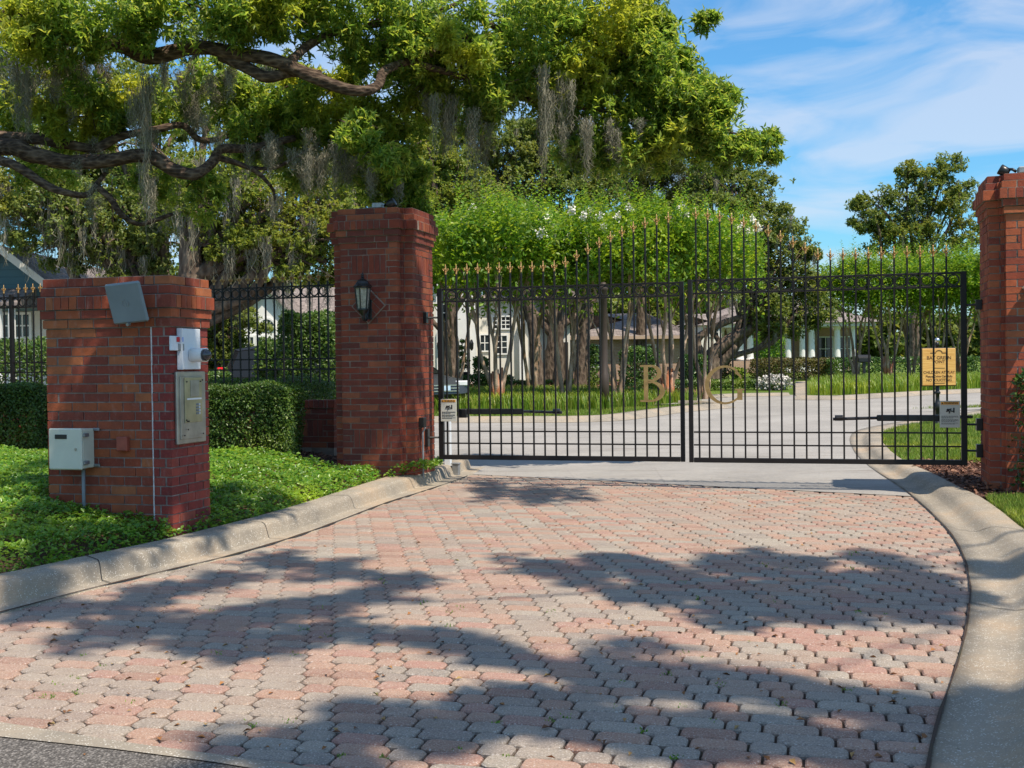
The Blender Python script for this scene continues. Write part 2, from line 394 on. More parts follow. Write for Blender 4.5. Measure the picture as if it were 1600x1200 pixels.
b = NB('house_brick'); br = b.n('ShaderNodeTexBrick'); br.inputs['Scale'].default_value = 1; br.inputs['Brick Width'].default_value = .22; br.inputs['Row Height'].default_value = .08; br.inputs['Mortar Size'].default_value = .01
br.inputs['Color1'].default_value = (.34, .19, .13, 1); br.inputs['Color2'].default_value = (.42, .25, .17, 1); br.inputs['Mortar'].default_value = (.4, .34, .29, 1)
b.l(b.coord('Object', (1, 1, 1), (R_(90), 0, 0)), br.inputs['Vector']); M['hbrick'] = b.done(b.bsdf(br.outputs['Color'], .85))
M['tan'] = m_plain('tan_fascia', (.45, .33, .25), .7, 0, .06, 2)
M['carblack'] = m_plain('black_car_paint', (.008, .008, .009), .35, 0, .1, 1, .2, 0)
M['cargrey'] = m_plain('grey_car_paint', (.05, .056, .066), .3, .2, .1, 1, .6, 0)
M['tyre'] = m_plain('tyre_rubber', (.02, .02, .02), .8)
M['chrome'] = m_plain('chrome', (.6, .6, .62), .15, .9)
M['tail'] = m_plain('red_lens', (.6, .015, .02), .2, 0, .1)
M['hlamp'] = m_plain('headlamp_lens', (.75, .77, .8), .12, .2)
M['plate'] = m_plain('number_plate', (.45, .6, .75), .4)
M['pot'] = m_plain('dark_pot', (.03, .028, .03), .5)
M['rock'] = m_plain('pale_stone', (.52, .49, .45), .85, 0, .3, 5)
M['pvc'] = m_plain('grey_conduit', (.22, .24, .25), .5)

# ------------------------------------------------------------------ terrain, roads, beds
import bmesh
def drape(poly, dz, name, mat, sub=None, hf=None):
    bm = bmesh.new()
    f = bm.faces.new([bm.verts.new((p[0], p[1], 0)) for p in poly])
    bmesh.ops.triangulate(bm, faces=[f])
    cuts = [((0, 22, 0), (0, 1, 0)), ((0, 110, 0), (0, 1, 0))]
    if sub:
        xs = [p[0] for p in poly]; ys = [p[1] for p in poly]
        a = min(xs)
        while a < max(xs): cuts.append(((a, 0, 0), (1, 0, 0))); a += sub
        a = min(ys)
        while a < max(ys): cuts.append(((0, a, 0), (0, 1, 0))); a += sub
    for co, no in cuts:
        bmesh.ops.bisect_plane(bm, geom=bm.verts[:]+bm.edges[:]+bm.faces[:], plane_co=co, plane_no=no)
    for v_ in bm.verts:
        v_.co.z = (hf(v_.co.x, v_.co.y) if hf else hz(v_.co.y)) + dz
    bmesh.ops.recalc_face_normals(bm, faces=bm.faces[:])
    for fc in bm.faces:
        if fc.normal.z < 0: fc.normal_flip()
    me = bpy.data.meshes.new(name); bm.to_mesh(me); bm.free()
    me.materials.append(mat)
    o = bpy.data.objects.new(name, me); COL.objects.link(o); o['kind'] = 'structure'; return o
def cr(pts, n):      # Catmull-Rom resample
    pts = [Vector(p) for p in pts]; P = [pts[0]*2-pts[1]]+pts+[pts[-1]*2-pts[-2]]; o = []
    for i in range(1, len(P)-2):
        for k in range(n):
            t = k/n; a, b_, c_, d_ = P[i-1], P[i], P[i+1], P[i+2]
            o.append(.5*((2*b_)+(c_-a)*t+(2*a-5*b_+4*c_-d_)*t*t+(3*b_-a-3*c_+d_)*t**3))
    o.append(pts[-1]); return o
def resamp(pts, n):
    pts = [Vector(p) for p in pts]; d = [0]
    for i in range(1, len(pts)): d.append(d[-1]+(pts[i]-pts[i-1]).length)
    o = []; j = 0
    for k in range(n):
        t = d[-1]*k/(n-1)
        while j < len(d)-2 and d[j+1] < t: j += 1
        u = (t-d[j])/max(1e-9, d[j+1]-d[j]); o.append(pts[j].lerp(pts[j+1], min(1, u)))
    return o
drape([(-400, -30), (400, -30), (400, 900), (-400, 900)], -.05, 'ground', M['lawn'])

GA = Vector((-.82, 12.9, 0)); GB = Vector((4.52, 11.46, 0))
gdir = (GB-GA).normalized(); ALPHA = math.atan2(gdir.y, gdir.x)     # negative
e1 = gdir; e2 = Vector((-gdir.y, gdir.x, 0))
def gf(s, t, z=0): return GA+e1*s+e2*t+Vector((0, 0, z))

# kerb edge paths (road side = inner)
inL = [gp(*p, .012) for p in ((-260, 1015), (0, 957), (133, 922), (267, 890), (363, 867), (483, 831), (600, 787), (660, 768), (727, 745), (757, 729))]
outL = [gp(*p, .13) for p in ((-260, 943), (0, 898), (133, 870), (247, 846), (330, 826), (400, 808), (480, 785), (567, 757), (640, 735), (700, 720))]
inR = [gp(*p, .012) for p in ((1445, 1290), (1450, 1196), (1467, 1121), (1483, 1075), (1497, 1033), (1508, 992), (1514, 950), (1516, 917), (1508, 875), (1492, 842), (1467, 812), (1430, 778), (1400, 756), (1357, 727), (1335, 705), (1328, 684), (1340, 672), (1380, 663), (1440, 654), (1530, 641), (1640, 627))]
outR = [gp(*p, .10) for p in ((1750, 1290), (1745, 1100), (1735, 1000), (1715, 920), (1690, 880), (1650, 850), (1598, 824), (1565, 798), (1533, 776), (1500, 760), (1456, 738), (1413, 719), (1388, 700), (1379, 686), (1384, 674), (1420, 664), (1470, 656), (1540, 646), (1640, 632))]
def kerb(name, pin, pout, prof, n=90, label=None):
    a = resamp(cr(pin, 6), n); b_ = resamp(cr(pout, 6), n); mb = MB(); vs = []; fs = []; k = len(prof)
    for i in range(n):
        for (t, z) in prof:
            p = a[i].lerp(b_[i], t); vs.append((p.x, p.y, z+hz(p.y)))
    for i in range(n-1):
        for j in range(k-1): fs.append((i*k+j, i*k+j+1, (i+1)*k+j+1, (i+1)*k+j))
    mb.add(vs, fs); return ST(name, mb, M['conc'], True), a, b_
_, KLi, KLo = kerb('kerb', inL, outL, [(-.005, -.04), (0, .012), (.12, .010), (.33, .010), (.36, .013), (.375, .022), (.42, .085), (.44, .107), (.465, .122), (.50, .131), (.53, .134), (.60, .136), (.96, .14), (.985, .138), (1.0, .13), (1.01, .0)])
_, KRi, KRo = kerb('kerb', inR, outR, [(-.005, -.04), (0, .012), (.2, .006), (.36, .012), (.42, .024), (.50, .055), (.56, .075), (.62, .086), (.7, .092), (.96, .10), (1, .095), (1.01, -.03)], 140)
# expansion joints in the kerbs: thin dark grooves
mb = MB()
for (A_, B_, prof, idx) in ((KLi, KLo, [(0, .014), (.36, .015), (.375, .024), (.42, .087), (.44, .109), (.465, .124), (.50, .133), (.53, .136), (.96, .142)], (16, 33, 50, 66)), (KRi, KRo, [(0, .014), (.2, .008), (.36, .014), (.42, .026), (.50, .057), (.56, .077), (.62, .088), (.7, .094), (.96, .102)], (14, 27, 40, 52, 66))):
    for i in idx:
        d = (A_[i+1]-A_[i]).normalized()*.004
        pts = [A_[i].lerp(B_[i], t)*1.0 for t, z in prof]
        for q, (t, z) in zip(pts, prof): q.z = z+.0015
        for q0, q1 in zip(pts, pts[1:]): mb.add([q0-d, q0+d, q1+d, q1-d], [(0, 1, 2, 3)])
ST('kerb_joint', mb, M['ink'])

mb = MB()
for A_, B_ in ((KLi, KLo), (KRi, KRo)):
    for i in range(len(A_)-1):
        if A_[i].y > 13.6: break
        w0 = .003+.012*abs(mnoise.noise(A_[i]*4)); w1 = .003+.012*abs(mnoise.noise(A_[i+1]*4)); d0 = (B_[i]-A_[i]).normalized(); d1 = (B_[i+1]-A_[i+1]).normalized()
        mb.add([A_[i]-d0*w0+Vector((0, 0, .0042)), A_[i]+d0*w0+Vector((0, 0, .0042)), A_[i+1]+d1*w1+Vector((0, 0, .0042)), A_[i+1]-d1*w1+Vector((0, 0, .0042))], [(0, 1, 2, 3)])
ST('kerb_gap', mb, M['joint'])
# concrete ribbon at the public street, asphalt in front
rb0 = [gp(x, y, .006) for x, y in ((-420, 1085), (0, 1128), (197, 1160), (417, 1189), (640, 1222), (1500, 1350))]
rb1 = [gp(x, y, .006) for x, y in ((-420, 1105), (0, 1151), (177, 1170), (330, 1190), (560, 1228), (1500, 1385))]
mb = MB(); n = 40; A_ = resamp(rb0, n); B_ = resamp(rb1, n)
for i in range(n-1):
    mb.add([(A_[i].x, A_[i].y, .007), (B_[i].x, B_[i].y, .007), (B_[i+1].x, B_[i+1].y, .007), (A_[i+1].x, A_[i+1].y, .007)], [(0, 1, 2, 3)])
ST('concrete_ribbon', mb, M['conc'])
mb = MB()
for i in range(n-1):
    mb.add([(B_[i].x, B_[i].y, .003), (B_[i].x-.3, B_[i].y-9, -.02), (B_[i+1].x, B_[i+1].y-9, -.02), (B_[i+1].x, B_[i+1].y, .003)], [(0, 1, 2, 3)])
ST('public_street', mb, M['asph2'])

# sand bed below the pavers
bedpoly = [(-6, 1.5), (6, 1.5)]+[(p.x+.15, p.y) for p in KRi if p.y < 13.4]+[(p.x-.15, p.y) for p in reversed(KLi)]
bedpoly = [(-7, 2.0), (7, 2.0), (7, 12.9), (-7, 15.2)]
mb = MB(); mb.add([(x, y, -.016) for x, y in bedpoly], [(0, 1, 2, 3)]); ST('joint_sand', mb, M['joint'])

# pavers, one real block each, rows parallel to the gate
def edge_s(px, py):      # far edge of pavers (asphalt line)
    return gp(px, py)
pf0 = gp(700, 738); pf1 = gp(1432, 777)
def far_ok(x, y):
    t = (x-pf0.x)/(pf1.x-pf0.x); return y < pf0.y+(pf1.y-pf0.y)*t+.04
def xin(K, y):
    for i in range(len(K)-1):
        a, b_ = K[i], K[i+1]
        if (a.y-y)*(b_.y-y) <= 0 and a.y != b_.y: return a.x+(b_.x-a.x)*(y-a.y)/(b_.y-a.y)
    return None
mb = MB(); H_ = .113; row = 0
V = []; Fc = []
tpl = None
t0 = -11.2
trow = t0
while trow < 2.2:
    s = -9 - (row*.050 % .338) + random.gauss(0, .003); k = 0
    while s < 8.5:
        Lp = (.204 if k % 2 else .134); k += 1
        c = GA+e1*(s+Lp/2)+e2*(trow+H_/2); s += Lp
        if not (3.0 < c.y < 14.7): continue
        if abs(c.x) > .49*c.y+.6: continue
        if not far_ok(c.x, c.y): continue
        xl = xin(KLi, c.y); xr = xin(KRi, c.y)
        if xl is not None and c.x < xl-.2: continue
        if xr is not None and c.x > xr+.12: continue
        hx = Lp/2-.0048; hy = H_/2-.0032; cc = .023; ch = .006; z = random.uniform(-.0022, .0012)
        tx, ty = random.gauss(0, .006), random.gauss(0, .006); ro = random.gauss(0, .006)
        cb = cc*.38; ring = [(-hx+cc, -hy), (hx-cc, -hy), (hx-cb, -hy+cb), (hx, -hy+cc), (hx, hy-cc), (hx-cb, hy-cb), (hx-cc, hy), (-hx+cc, hy), (-hx+cb, hy-cb), (-hx, hy-cc), (-hx, -hy+cc), (-hx+cb, -hy+cb)]
        b0 = len(V)
        for lvl in range(3):
            for (x, y) in ring:
                fx, fy = (x, y)
                if lvl == 2: fx = x*(1-ch/hx); fy = y*(1-ch/hy)
                zz = z+fx*tx+fy*ty+(0 if lvl == 2 else (-.0065 if lvl == 1 else -.03))
                xx = fx-fy*ro; yy = fy+fx*ro
                p = c+e1*xx+e2*yy; V.append((p.x, p.y, zz))
        Fc.append(tuple(b0+24+j for j in range(12)))
        for j in range(12):
            j2 = (j+1) % 12
            Fc.append((b0+j, b0+j2, b0+12+j2, b0+12+j)); Fc.append((b0+12+j, b0+12+j2, b0+24+j2, b0+24+j))
    trow += H_; row += 1
mb.add(V, Fc)
dr = ST('paver_driveway', mb, M['paver'])

# inner street (asphalt)
iv = [gp(757, 729), gp(727, 745)]
st_poly = [pf0-Vector((.3, -.06, 0)), pf1+Vector((.0, .05, 0))]
right_edge = [p+ (p-q).normalized()*-.12 for p, q in zip(KRi, KRo) if p.y > pf1.y+.12]
far = [gp(x, y) for x, y in ((1700, 606), (1530, 612), (1430, 617), (1340, 622), (1255, 624), (1240, 617), (1185, 617), (1140, 619), (1090, 622), (900, 626))]
far2 = [gp(x, y) for x, y in ((900, 634), (1080, 631), (1110, 633), (1140, 636.5), (1100, 641), (1060, 643), (980, 653), (900, 656), (800, 656.5), (700, 656.5), (560, 656), (0, 650), (-400, 645))]
leftn = [Vector((-22, 16.9, 0)), Vector((-5, 16.6, 0)), Vector((-1.9, 16.0, 0)), Vector((-1.15, 14.75, 0))]
poly = [(p.x, p.y) for p in st_poly]+[(p.x, p.y) for p in right_edge]+[(p.x, p.y) for p in far]+[(p.x, p.y) for p in far2]+[(p.x, p.y) for p in leftn]
drape(poly, .004, 'inner_street', M['asph'], 4)
# far kerb of the inner street: low pale concrete
def strip(pts, wd, z0, z1, name, mat):
    pts = cr(pts, 5); mb = MB(); vs = []; fs = []
    for i, p in enumerate(pts):
        t = (pts[min(i+1, len(pts)-1)]-pts[max(i-1, 0)]); t.z = 0; t.normalize(); nn = Vector((-t.y, t.x, 0))
        for (u, z) in ((0, z0), (.1, z0+.006), (.5, z1-.02), (.65, z1), (1, z1), (1.02, -.06)):
            q = p+nn*wd*u; vs.append((q.x, q.y, hz(q.y)+z))
    k = 6
    for i in range(len(pts)-1):
        for j in range(k-1): fs.append((i*k+j, i*k+j+1, (i+1)*k+j+1, (i+1)*k+j))
    mb.add(vs, fs); return ST(name, mb, mat, True)
strip([gp(x, y) for x, y in ((-400, 649), (0, 654), (560, 660), (700, 661), (800, 661), (900, 660.5), (980, 657), (1060, 646), (1110, 640.5), (1150, 637), (1120, 632.5), (1080, 631))][::-1], -.6, .01, .12, 'kerb', M['conc'])
strip([gp(x, y) for x, y in ((1240, 625), (1300, 625.5), (1340, 624.5), (1430, 619), (1530, 614), (1700, 608))], .6, .01, .12, 'kerb', M['conc'])
strip([gp(x, y) for x, y in ((900, 628), (1090, 624), (1140, 621), (1185, 619.5), (1235, 619))], .5, .01, .1, 'kerb', M['conc'])
mb = MB(); q = [gp(1243, 619), gp(1262, 622), gp(1258, 596), gp(1243, 597)]
drape([(p.x, p.y) for p in q], .02, 'garden_path', M['conc'], 3)

# ------------------------------------------------------------------ foliage builders
def norm(a): return a/np.maximum(1e-9, np.linalg.norm(a, axis=1, keepdims=True))
def rdir(n): return norm(rng.normal(size=(n, 3)))
def leaf_mesh(name, P, D, Nn, Ln, W, fold=.25, wide=.45):
    n = len(P); D = norm(D); S = norm(np.cross(D, Nn)); Nn = np.cross(S, D)
    Ln = np.broadcast_to(np.asarray(Ln, float).reshape(-1, 1), (n, 1)); W = np.broadcast_to(np.asarray(W, float).reshape(-1, 1), (n, 1))
    v = np.empty((n, 4, 3)); v[:, 0] = P; v[:, 2] = P+D*Ln - Nn*Ln*.12
    mid = P+D*Ln*wide+Nn*W*fold
    v[:, 1] = mid+S*W*.5; v[:, 3] = mid-S*W*.5
    me = bpy.data.meshes.new(name); me.vertices.add(n*4); me.vertices.foreach_set('co', v.reshape(-1).astype(np.float32))
    b0 = (np.arange(n)*4)[:, None]; idx = (b0+np.array([[0, 1, 2, 0, 2, 3]])).reshape(-1)
    me.loops.add(n*6); me.loops.foreach_set('vertex_index', idx.astype(np.int32))
    me.polygons.add(n*2); me.polygons.foreach_set('loop_start', (np.arange(n*2)*3).astype(np.int32))
    try: me.polygons.foreach_set('loop_total', np.full(n*2, 3, np.int32))
    except Exception: pass
    me.update(calc_edges=True); return me
def quads_mesh(name, V, k):      # V: (n, 2k, 3): ribbons of k rungs
    n = V.shape[0]; me = bpy.data.meshes.new(name); me.vertices.add(n*2*k); me.vertices.foreach_set('co', V.reshape(-1).astype(np.float32))
    b0 = (np.arange(n)*2*k)[:, None, None]; q = np.array([[2*i, 2*i+1, 2*i+3, 2*i+2] for i in range(k-1)])[None]
    idx = (b0+q).reshape(-1); m_ = n*(k-1)
    me.loops.add(m_*4); me.loops.foreach_set('vertex_index', idx.astype(np.int32))
    me.polygons.add(m_); me.polygons.foreach_set('loop_start', (np.arange(m_)*4).astype(np.int32))
    try: me.polygons.foreach_set('loop_total', np.full(m_, 4, np.int32))
    except Exception: pass
    me.update(calc_edges=True); return me
def rosettes(C, per, Ln, Wd, up=.35, spread=.9, axis=None):      # leaf rosettes at twig tips
    n = len(C); ax = norm(rng.normal(size=(n, 3))+np.array([0, 0, up])) if axis is None else norm(axis)
    P = np.repeat(C, per, 0); A = np.repeat(ax, per, 0); D = norm(A*.55+rdir(n*per)*spread)
    P = P - A*rng.random((n*per, 1))*Ln*.9
    Nn = norm(A*.6+rdir(n*per)*.45+np.array([.25, -.2, .75]))
    L_ = Ln*rng.uniform(.6, 1.15, n*per)
    return P, D, Nn, L_, L_*Wd/Ln
def blobpts(c, r, n, flat=.7, shell=.35):
    d = rdir(n); rad = (shell+(1-shell)*rng.random((n, 1))**.6)
    r = np.asarray(r if hasattr(r, '__len__') else (r, r, r*flat))
    p = d*rad*r
    return np.asarray(c)+p*(1+.12*rng.normal(size=(n, 1)))
def moss_mesh(name, tops, lens, per=26, wid=.10, thick=.006, k=7):
    V = []
    for (t, ln) in zip(tops, lens):
        m_ = per; base = np.asarray(t)+np.c_[rng.normal(0, wid*.45, m_), rng.normal(0, wid*.45, m_), rng.uniform(-.06, .03, m_)]
        L_ = ln*rng.uniform(.25, 1.0, m_)*np.exp(-((base[:, 0]-t[0])/wid)**2*.6)
        u = np.linspace(0, 1, k)
        ctr = base[:, None, :].repeat(k, 1)
        ctr[:, :, 2] -= L_[:, None]*u
        conv = (np.asarray(t)[None, None, :2]-ctr[:, :, :2])*u[None, :, None]*.55
        ctr[:, :, :2] += conv + rng.normal(0, wid*.26, (m_, k, 2))*(.4+u[None, :, None])
        th = thick*(1-.6*u)[None, :, None]*rng.uniform(.6, 1.6, (m_, 1, 1))
        an = rng.uniform(0, math.pi, m_); s = np.c_[np.cos(an), np.sin(an)*.4, np.zeros(m_)][:, None, :]
        v = np.empty((m_, k, 2, 3)); v[:, :, 0] = ctr-s*th; v[:, :, 1] = ctr+s*th
        V.append(v.reshape(m_, 2*k, 3))
    return quads_mesh(name, np.concatenate(V), k)
def to_local(me, root):
    me.transform(ROOTM[root].inverted()); return me

# generic broadleaf tree
def tree(name, label, cat, base, trunk_top, r0, blobs, leafmat, barkmat, nper=260, Ln=.16, Wd=.09, moss=0, mossl=1.2, group=None, per=6, twigs=True, lean=None):
    root = E(name, label, cat, base, 0, group)
    base = Vector(base); top = Vector(trunk_top)
    mb = MB(); mid = base.lerp(top, .5)+Vector((random.uniform(-.2, .2), random.uniform(-.2, .2), 0))
    path = cr([base-Vector((0, 0, .2)), base.lerp(mid, .5), mid, top], 5)
    mb.tube(path, [r0*(1.35 if i == 0 else 1)*(1-.45*i/len(path)) for i in range(len(path))], 10, rough=.3)
    for (c, r) in blobs:
        c = Vector(c); st_p = path[-1-random.randint(0, 6)]
        h = (c-st_p); k1 = st_p+h*.4+Vector((random.uniform(-.15, .15)*h.length, 0, -.05*h.length)); k2 = st_p+h*.75+Vector((0, random.uniform(-.1, .1)*h.length, .05*h.length))
        pp = cr([st_p, k1, k2, c], 4); rr = r0*random.uniform(.28, .45)
        mb.tube(pp, [rr*(1-.8*i/len(pp))+.01 for i in range(len(pp))], 6, rough=.2)
        if twigs:
            for _ in range(5):
                q0 = pp[random.randint(len(pp)//2, len(pp)-1)]; q1 = c+Vector([random.uniform(-1, 1)*(r if not hasattr(r, '__len__') else r[0])*.85 for _ in range(3)])
                mb.tube(cr([q0, q0.lerp(q1, .5)+Vector((0, 0, .1)), q1], 3), [rr*.3, rr*.25, rr*.22, rr*.2, rr*.16, rr*.12, rr*.08][:7], 5)
    O('trunk', mb, barkmat, root, world=True, smooth=True)
    C = []
    for (c, r) in blobs:
        rr = r[0] if hasattr(r, '__len__') else r
        # uneven: sub clumps inside each blob
        k = max(5, int(9*rr/1.2)) ; sub = blobpts(c, r, k, .75, .55)
        for s_ in sub: C.append(blobpts(s_, rr*random.uniform(.25, .5), max(4, int(nper/k)), .6, .1))
        C.append(blobpts(c, r, int(nper*.25), .75, .2))
    C = np.concatenate(C)
    P, D, Nn, L_, W_ = rosettes(C, per, Ln, Wd)
    me = to_local(leaf_mesh('crown', P, D, Nn, L_, W_), root); O('crown', me, leafmat, root)
    if moss and M['moss']:
        idx = rng.choice(len(C), moss); me = to_local(moss_mesh('moss', C[idx], rng.uniform(.4, 1, moss)*mossl, per=34, wid=.16, thick=.007), root); O('moss', me, M['moss'], root)
    return root

# ------------------------------------------------------------------ brickwork
CH = .0677
def brick(mb, o, a, nrm, s0, s1, z0, z1, d, jit=.0015):
    j = 1.0*random.gauss(0, jit)
    a = Vector(a); nrm = Vector(nrm); o = Vector(o)
    p = []
    for dd in (-d, j):
        for s_ in (s0, s1):
            for z in (z0, z1): p.append(o+a*s_+nrm*dd+Vector((0, 0, z)))
    # 0:in s0 z0,1:in s0 z1,2:in s1 z0,3: in s1 z1, 4..7 outer
    mb.add(p, [(4, 6, 7, 5), (0, 4, 5, 1), (2, 3, 7, 6), (0, 2, 6, 4), (1, 5, 7, 3)])
def lay(mb, poly, z0, ncourse, d=.09, bl=.213, g=.0045, soldier=None, rowlock=False, h=CH, start=0, jit=.0015, lip=None):
    """lay brick courses round the closed CCW polygon. soldier: list of (edge, za, zb, sa, sb) left free for upright bricks"""
    n = len(poly); P = [Vector((p[0], p[1], 0)) for p in poly]
    for i in range(n):
        A_, B_, Z_, C_ = P[i], P[(i+1) % n], P[i-1], P[(i+2) % n]
        a = (B_-A_); Ln = a.length; a.normalize(); nr = Vector((a.y, -a.x, 0))
        cvA = (A_-Z_).cross(B_-A_).z > 0; cvB = (B_-A_).cross(C_-B_).z > 0
        for c in range(ncourse):
            z = z0+c*h; ev = (c+start) % 2 == 0
            s0 = 0 if (ev or not cvA) else d+g*2
            s1 = Ln if ((not ev) or not cvB) else Ln-d-g*2
            if rowlock: w_ = h_w = .0677; off = 0
            else: w_ = bl; off = 0
            s = s0
            free = [q for q in (soldier or []) if q[0] == i and q[1]-1e-4 <= z < q[2]-.02]
            while s < s1-.01:
                e = min(s+w_, s1)
                if s1-e < .04: e = s1
                segs = [(s, e)]
                for q in free:
                    ns = []
                    for (x, y) in segs:
                        if y <= q[3] or x >= q[4]: ns.append((x, y))
                        else:
                            if x < q[3]-.02: ns.append((x, q[3]))
                            if y > q[4]+.02: ns.append((q[4], y))
                    segs = ns
                for (x, y) in segs: brick(mb, A_, a, nr, x+(g if x > 0 else 0), y-(g if y < Ln else 0), z+g, z+h-g, d, jit)
                s = e
        for q in (soldier or []):
            if q[0] != i: continue
            k = max(1, round((q[4]-q[3])/CH)); wd = (q[4]-q[3])/k
            for j in range(k): brick(mb, A_, a, nr, q[3]+j*wd+g, q[3]+(j+1)*wd-g, q[1]+g, q[2]-g, d, jit)
def off(poly, d):
    n = len(poly); P = [Vector((p[0], p[1])) for p in poly]; o = []
    for i in range(n):
        a = (P[i]-P[i-1]).normalized(); b_ = (P[(i+1) % n]-P[i]).normalized()
        na = Vector((a.y, -a.x)); nb = Vector((b_.y, -b_.x)); bis = (na+nb); den = 1+na.dot(nb)
        o.append(P[i]+bis*(d/den))
    return [(p.x, p.y) for p in o]
CAP = [(.018, 1, False, CH), (.034, 1, False, CH), (.056, 1, True, .1), (.034, 1, False, CH), (.016, 1, False, CH)]
def build_cap(poly, ztop_shaft, root, mat, mort, k_=1.0):
    # from the bottom up: two corbels, a projecting rowlock course, two set-back courses
    mb = MB(); mm = MB(); z = ztop_shaft
    for k, (o_, nc, rl, h) in enumerate(CAP):
        pl = off(poly, o_*k_); lay(mb, pl, z, 1, rowlock=rl, h=h, start=k, d=.12, jit=.0025)
        mm.prism(off(pl, -.006), z+.0012*k, z+h-.004+.0007*k if k == 4 else z+h+.002*0); z += h
    c = O('cap', mb, mat, root); O('mortar', mm, mort, c); return c, z
HP = 3.04; NS = 39; SHZ = HP-(4*CH+.1)-NS*CH
def pillar_poly(W=.92, n=.13):
    h = W/2; a = h-n; r = .10
    # plus-shaped plan: 0.66 m panels standing proud of the corner notches
    return [(-a, -h), (a, -h), (a, -h+r), (h-r, -h+r), (h-r, -a), (h, -a), (h, a), (h-r, a), (h-r, h-r), (a, h-r), (a, h), (-a, h), (-a, h-r), (-h+r, h-r), (-h+r, a), (-h, a), (-h, -a), (-h+r, -a), (-h+r, -h+r), (-a, -h+r)]
M['brick_s'] = m_brick('brick_sunlit_tone', [(.36, .085, .04), (.42, .105, .045), (.30, .065, .035), (.44, .13, .055), (.25, .055, .035), (.38, .09, .042)])  # more orange brick for the right pillar, lightened to put sunlight into its colour
def big_pillar(label, s, t, bk='brick'):
    loc = gf(s, t, 0); root = E('brick_pillar', label, 'pillar', loc, ALPHA, 'tall brick gate pillars')
    poly = pillar_poly(); mb = MB(); Lp = .66
    ed = [0, 5, 10, 15]; sold = []
    for e in ed:
        sold += [(e, SHZ+CH*6, SHZ+CH*9, .13, Lp-.13), (e, SHZ+CH*34, SHZ+CH*37, .13, Lp-.13)]
    lay(mb, poly, SHZ, NS, soldier=sold)
    sh = O('shaft', mb, M[bk], root)
    mm = MB(); mm.prism(off(poly, -.006), 0, SHZ+NS*CH); O('mortar', mm, M['mortar_d' if bk == 'brick' else 'mortar'], sh)
    build_cap(poly, SHZ+NS*CH, root, M[bk], M['mortar_d'])
    # diamond of angled bricks behind the lantern
    dm = MB(); R45 = Matrix.Rotation(R_(45), 3, 'Y'); zc = 1.98
    for k in range(4):
        for j in range(2):
            w2 = .132; h2 = .0677
            c = R45 @ Vector(((j-.5)*w2, 0, (k-1.5)*h2))
            dm.box((c.x, -.46, zc+c.z), (w2-.009, .05, h2-.009), R45)
    O('diamond_motif', dm, M[bk], root)
    dk = MB(); dk.box((0, -.46-.003, zc), (.275, .03, .282), R45); 
    O('mortar', dk, M['mortar_d'], sh)
    return root
PL_S, PL_T = -.60, -.09
PR_S, PR_T = 5.53+.60, -.26
pillarL = big_pillar('tall brick pillar with lantern at the left end of the gate', PL_S, PL_T)
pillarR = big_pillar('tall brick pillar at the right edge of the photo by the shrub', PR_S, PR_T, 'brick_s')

# lantern
def lantern(label, s, t, z):
    loc = gf(s, t, z); r = E('wall_lantern', label, 'lantern', loc, ALPHA, 'black coach lanterns on the gate pillars')
    roof = MB(); roof.lathe((0, -.17, 0), [(.098, .10), (.105, .108), (.075, .14), (.062, .165), (.04, .185), (.02, .195), (.014, .205), (.02, .212), (.012, .225), (.016, .233), (.004, .26)], 12)
    O('roof', roof, M['black'], r, smooth=False)
    fr = MB()
    for j in range(6):
        th = 2*math.pi*(j+.5)/6; c0, s0 = math.cos(th), math.sin(th)
        fr.tube([(.083*c0, -.17+.083*s0, .10), (.06*c0, -.17+.06*s0, -.13)], .007, 5)
    fr.lathe((0, -.17, 0), [(.066, -.14), (.066, -.125), (.05, -.125)], 12)
    fr.lathe((0, -.17, 0), [(.088, .09), (.088, .101), (.07, .101)], 12)
    O('cage', fr, M['black'], r)
    gl = MB()
    gl.lathe((0, -.17, 0), [(.056, -.125), (.078, .09)], 6)
    O('glass', gl, M['lglass'], r)
    ba = MB(); ba.lathe((0, -.17, 0), [(.004, -.255), (.012, -.25), (.008, -.235), (.018, -.222), (.01, -.208), (.03, -.18), (.058, -.145), (.06, -.14)], 10)
    ba.tube(cr([(0, -.17, -.20), (0, -.13, -.25), (0, -.07, -.24), (0, -.035, -.17), (0, -.005, -.12)], 4), .011, 7)
    O('bracket', ba, M['black'], r, smooth=True)
    bp = MB(); bp.cbox((0, -.012, -.13), (.09, .022, .22), .006); O('back_plate', bp, M['black'], r)
    return r
lantern('black coach lantern on the front of the left pillar', PL_S-.0, PL_T-.465, 2.07)
lantern('black coach lantern cut by the right edge of the photo', PR_S-.03, PR_T-.465, 2.05)
def spot(label, s, t, z, rz=0.0):
    r = E('pillar_spotlight', label, 'spotlight', gf(s, t, z), ALPHA+rz, 'small floodlights on top of the pillars')
    mb = MB(); mb.cbox((0, 0, .03), (.115, .1, .06), .008); mb.tube([(-.12, 0, .012), (-.05, 0, .012)], .01, 6); O('housing', mb, M['galv'], r)
    mb = MB(); mb.tube([(.07, 0, .02), (.10, -.01, .045), (.135, -.03, .05)], .014, 7)
    mb.lathe((.17, -.05, .04), [(.03, -.05), (.045, -.03), (.05, .04), (.04, .045)], 10, Matrix.Rotation(R_(60), 3, 'Y')); O('lamp_head', mb, M['black'], r, smooth=True)
    return r
spot('grey junction box with black lamp head on top of the left pillar', PL_S+.10, PL_T-.40, HP)
spot('grey junction box with lamp head on top of the right pillar', PR_S-.16, PR_T-.40, HP, R_(180))

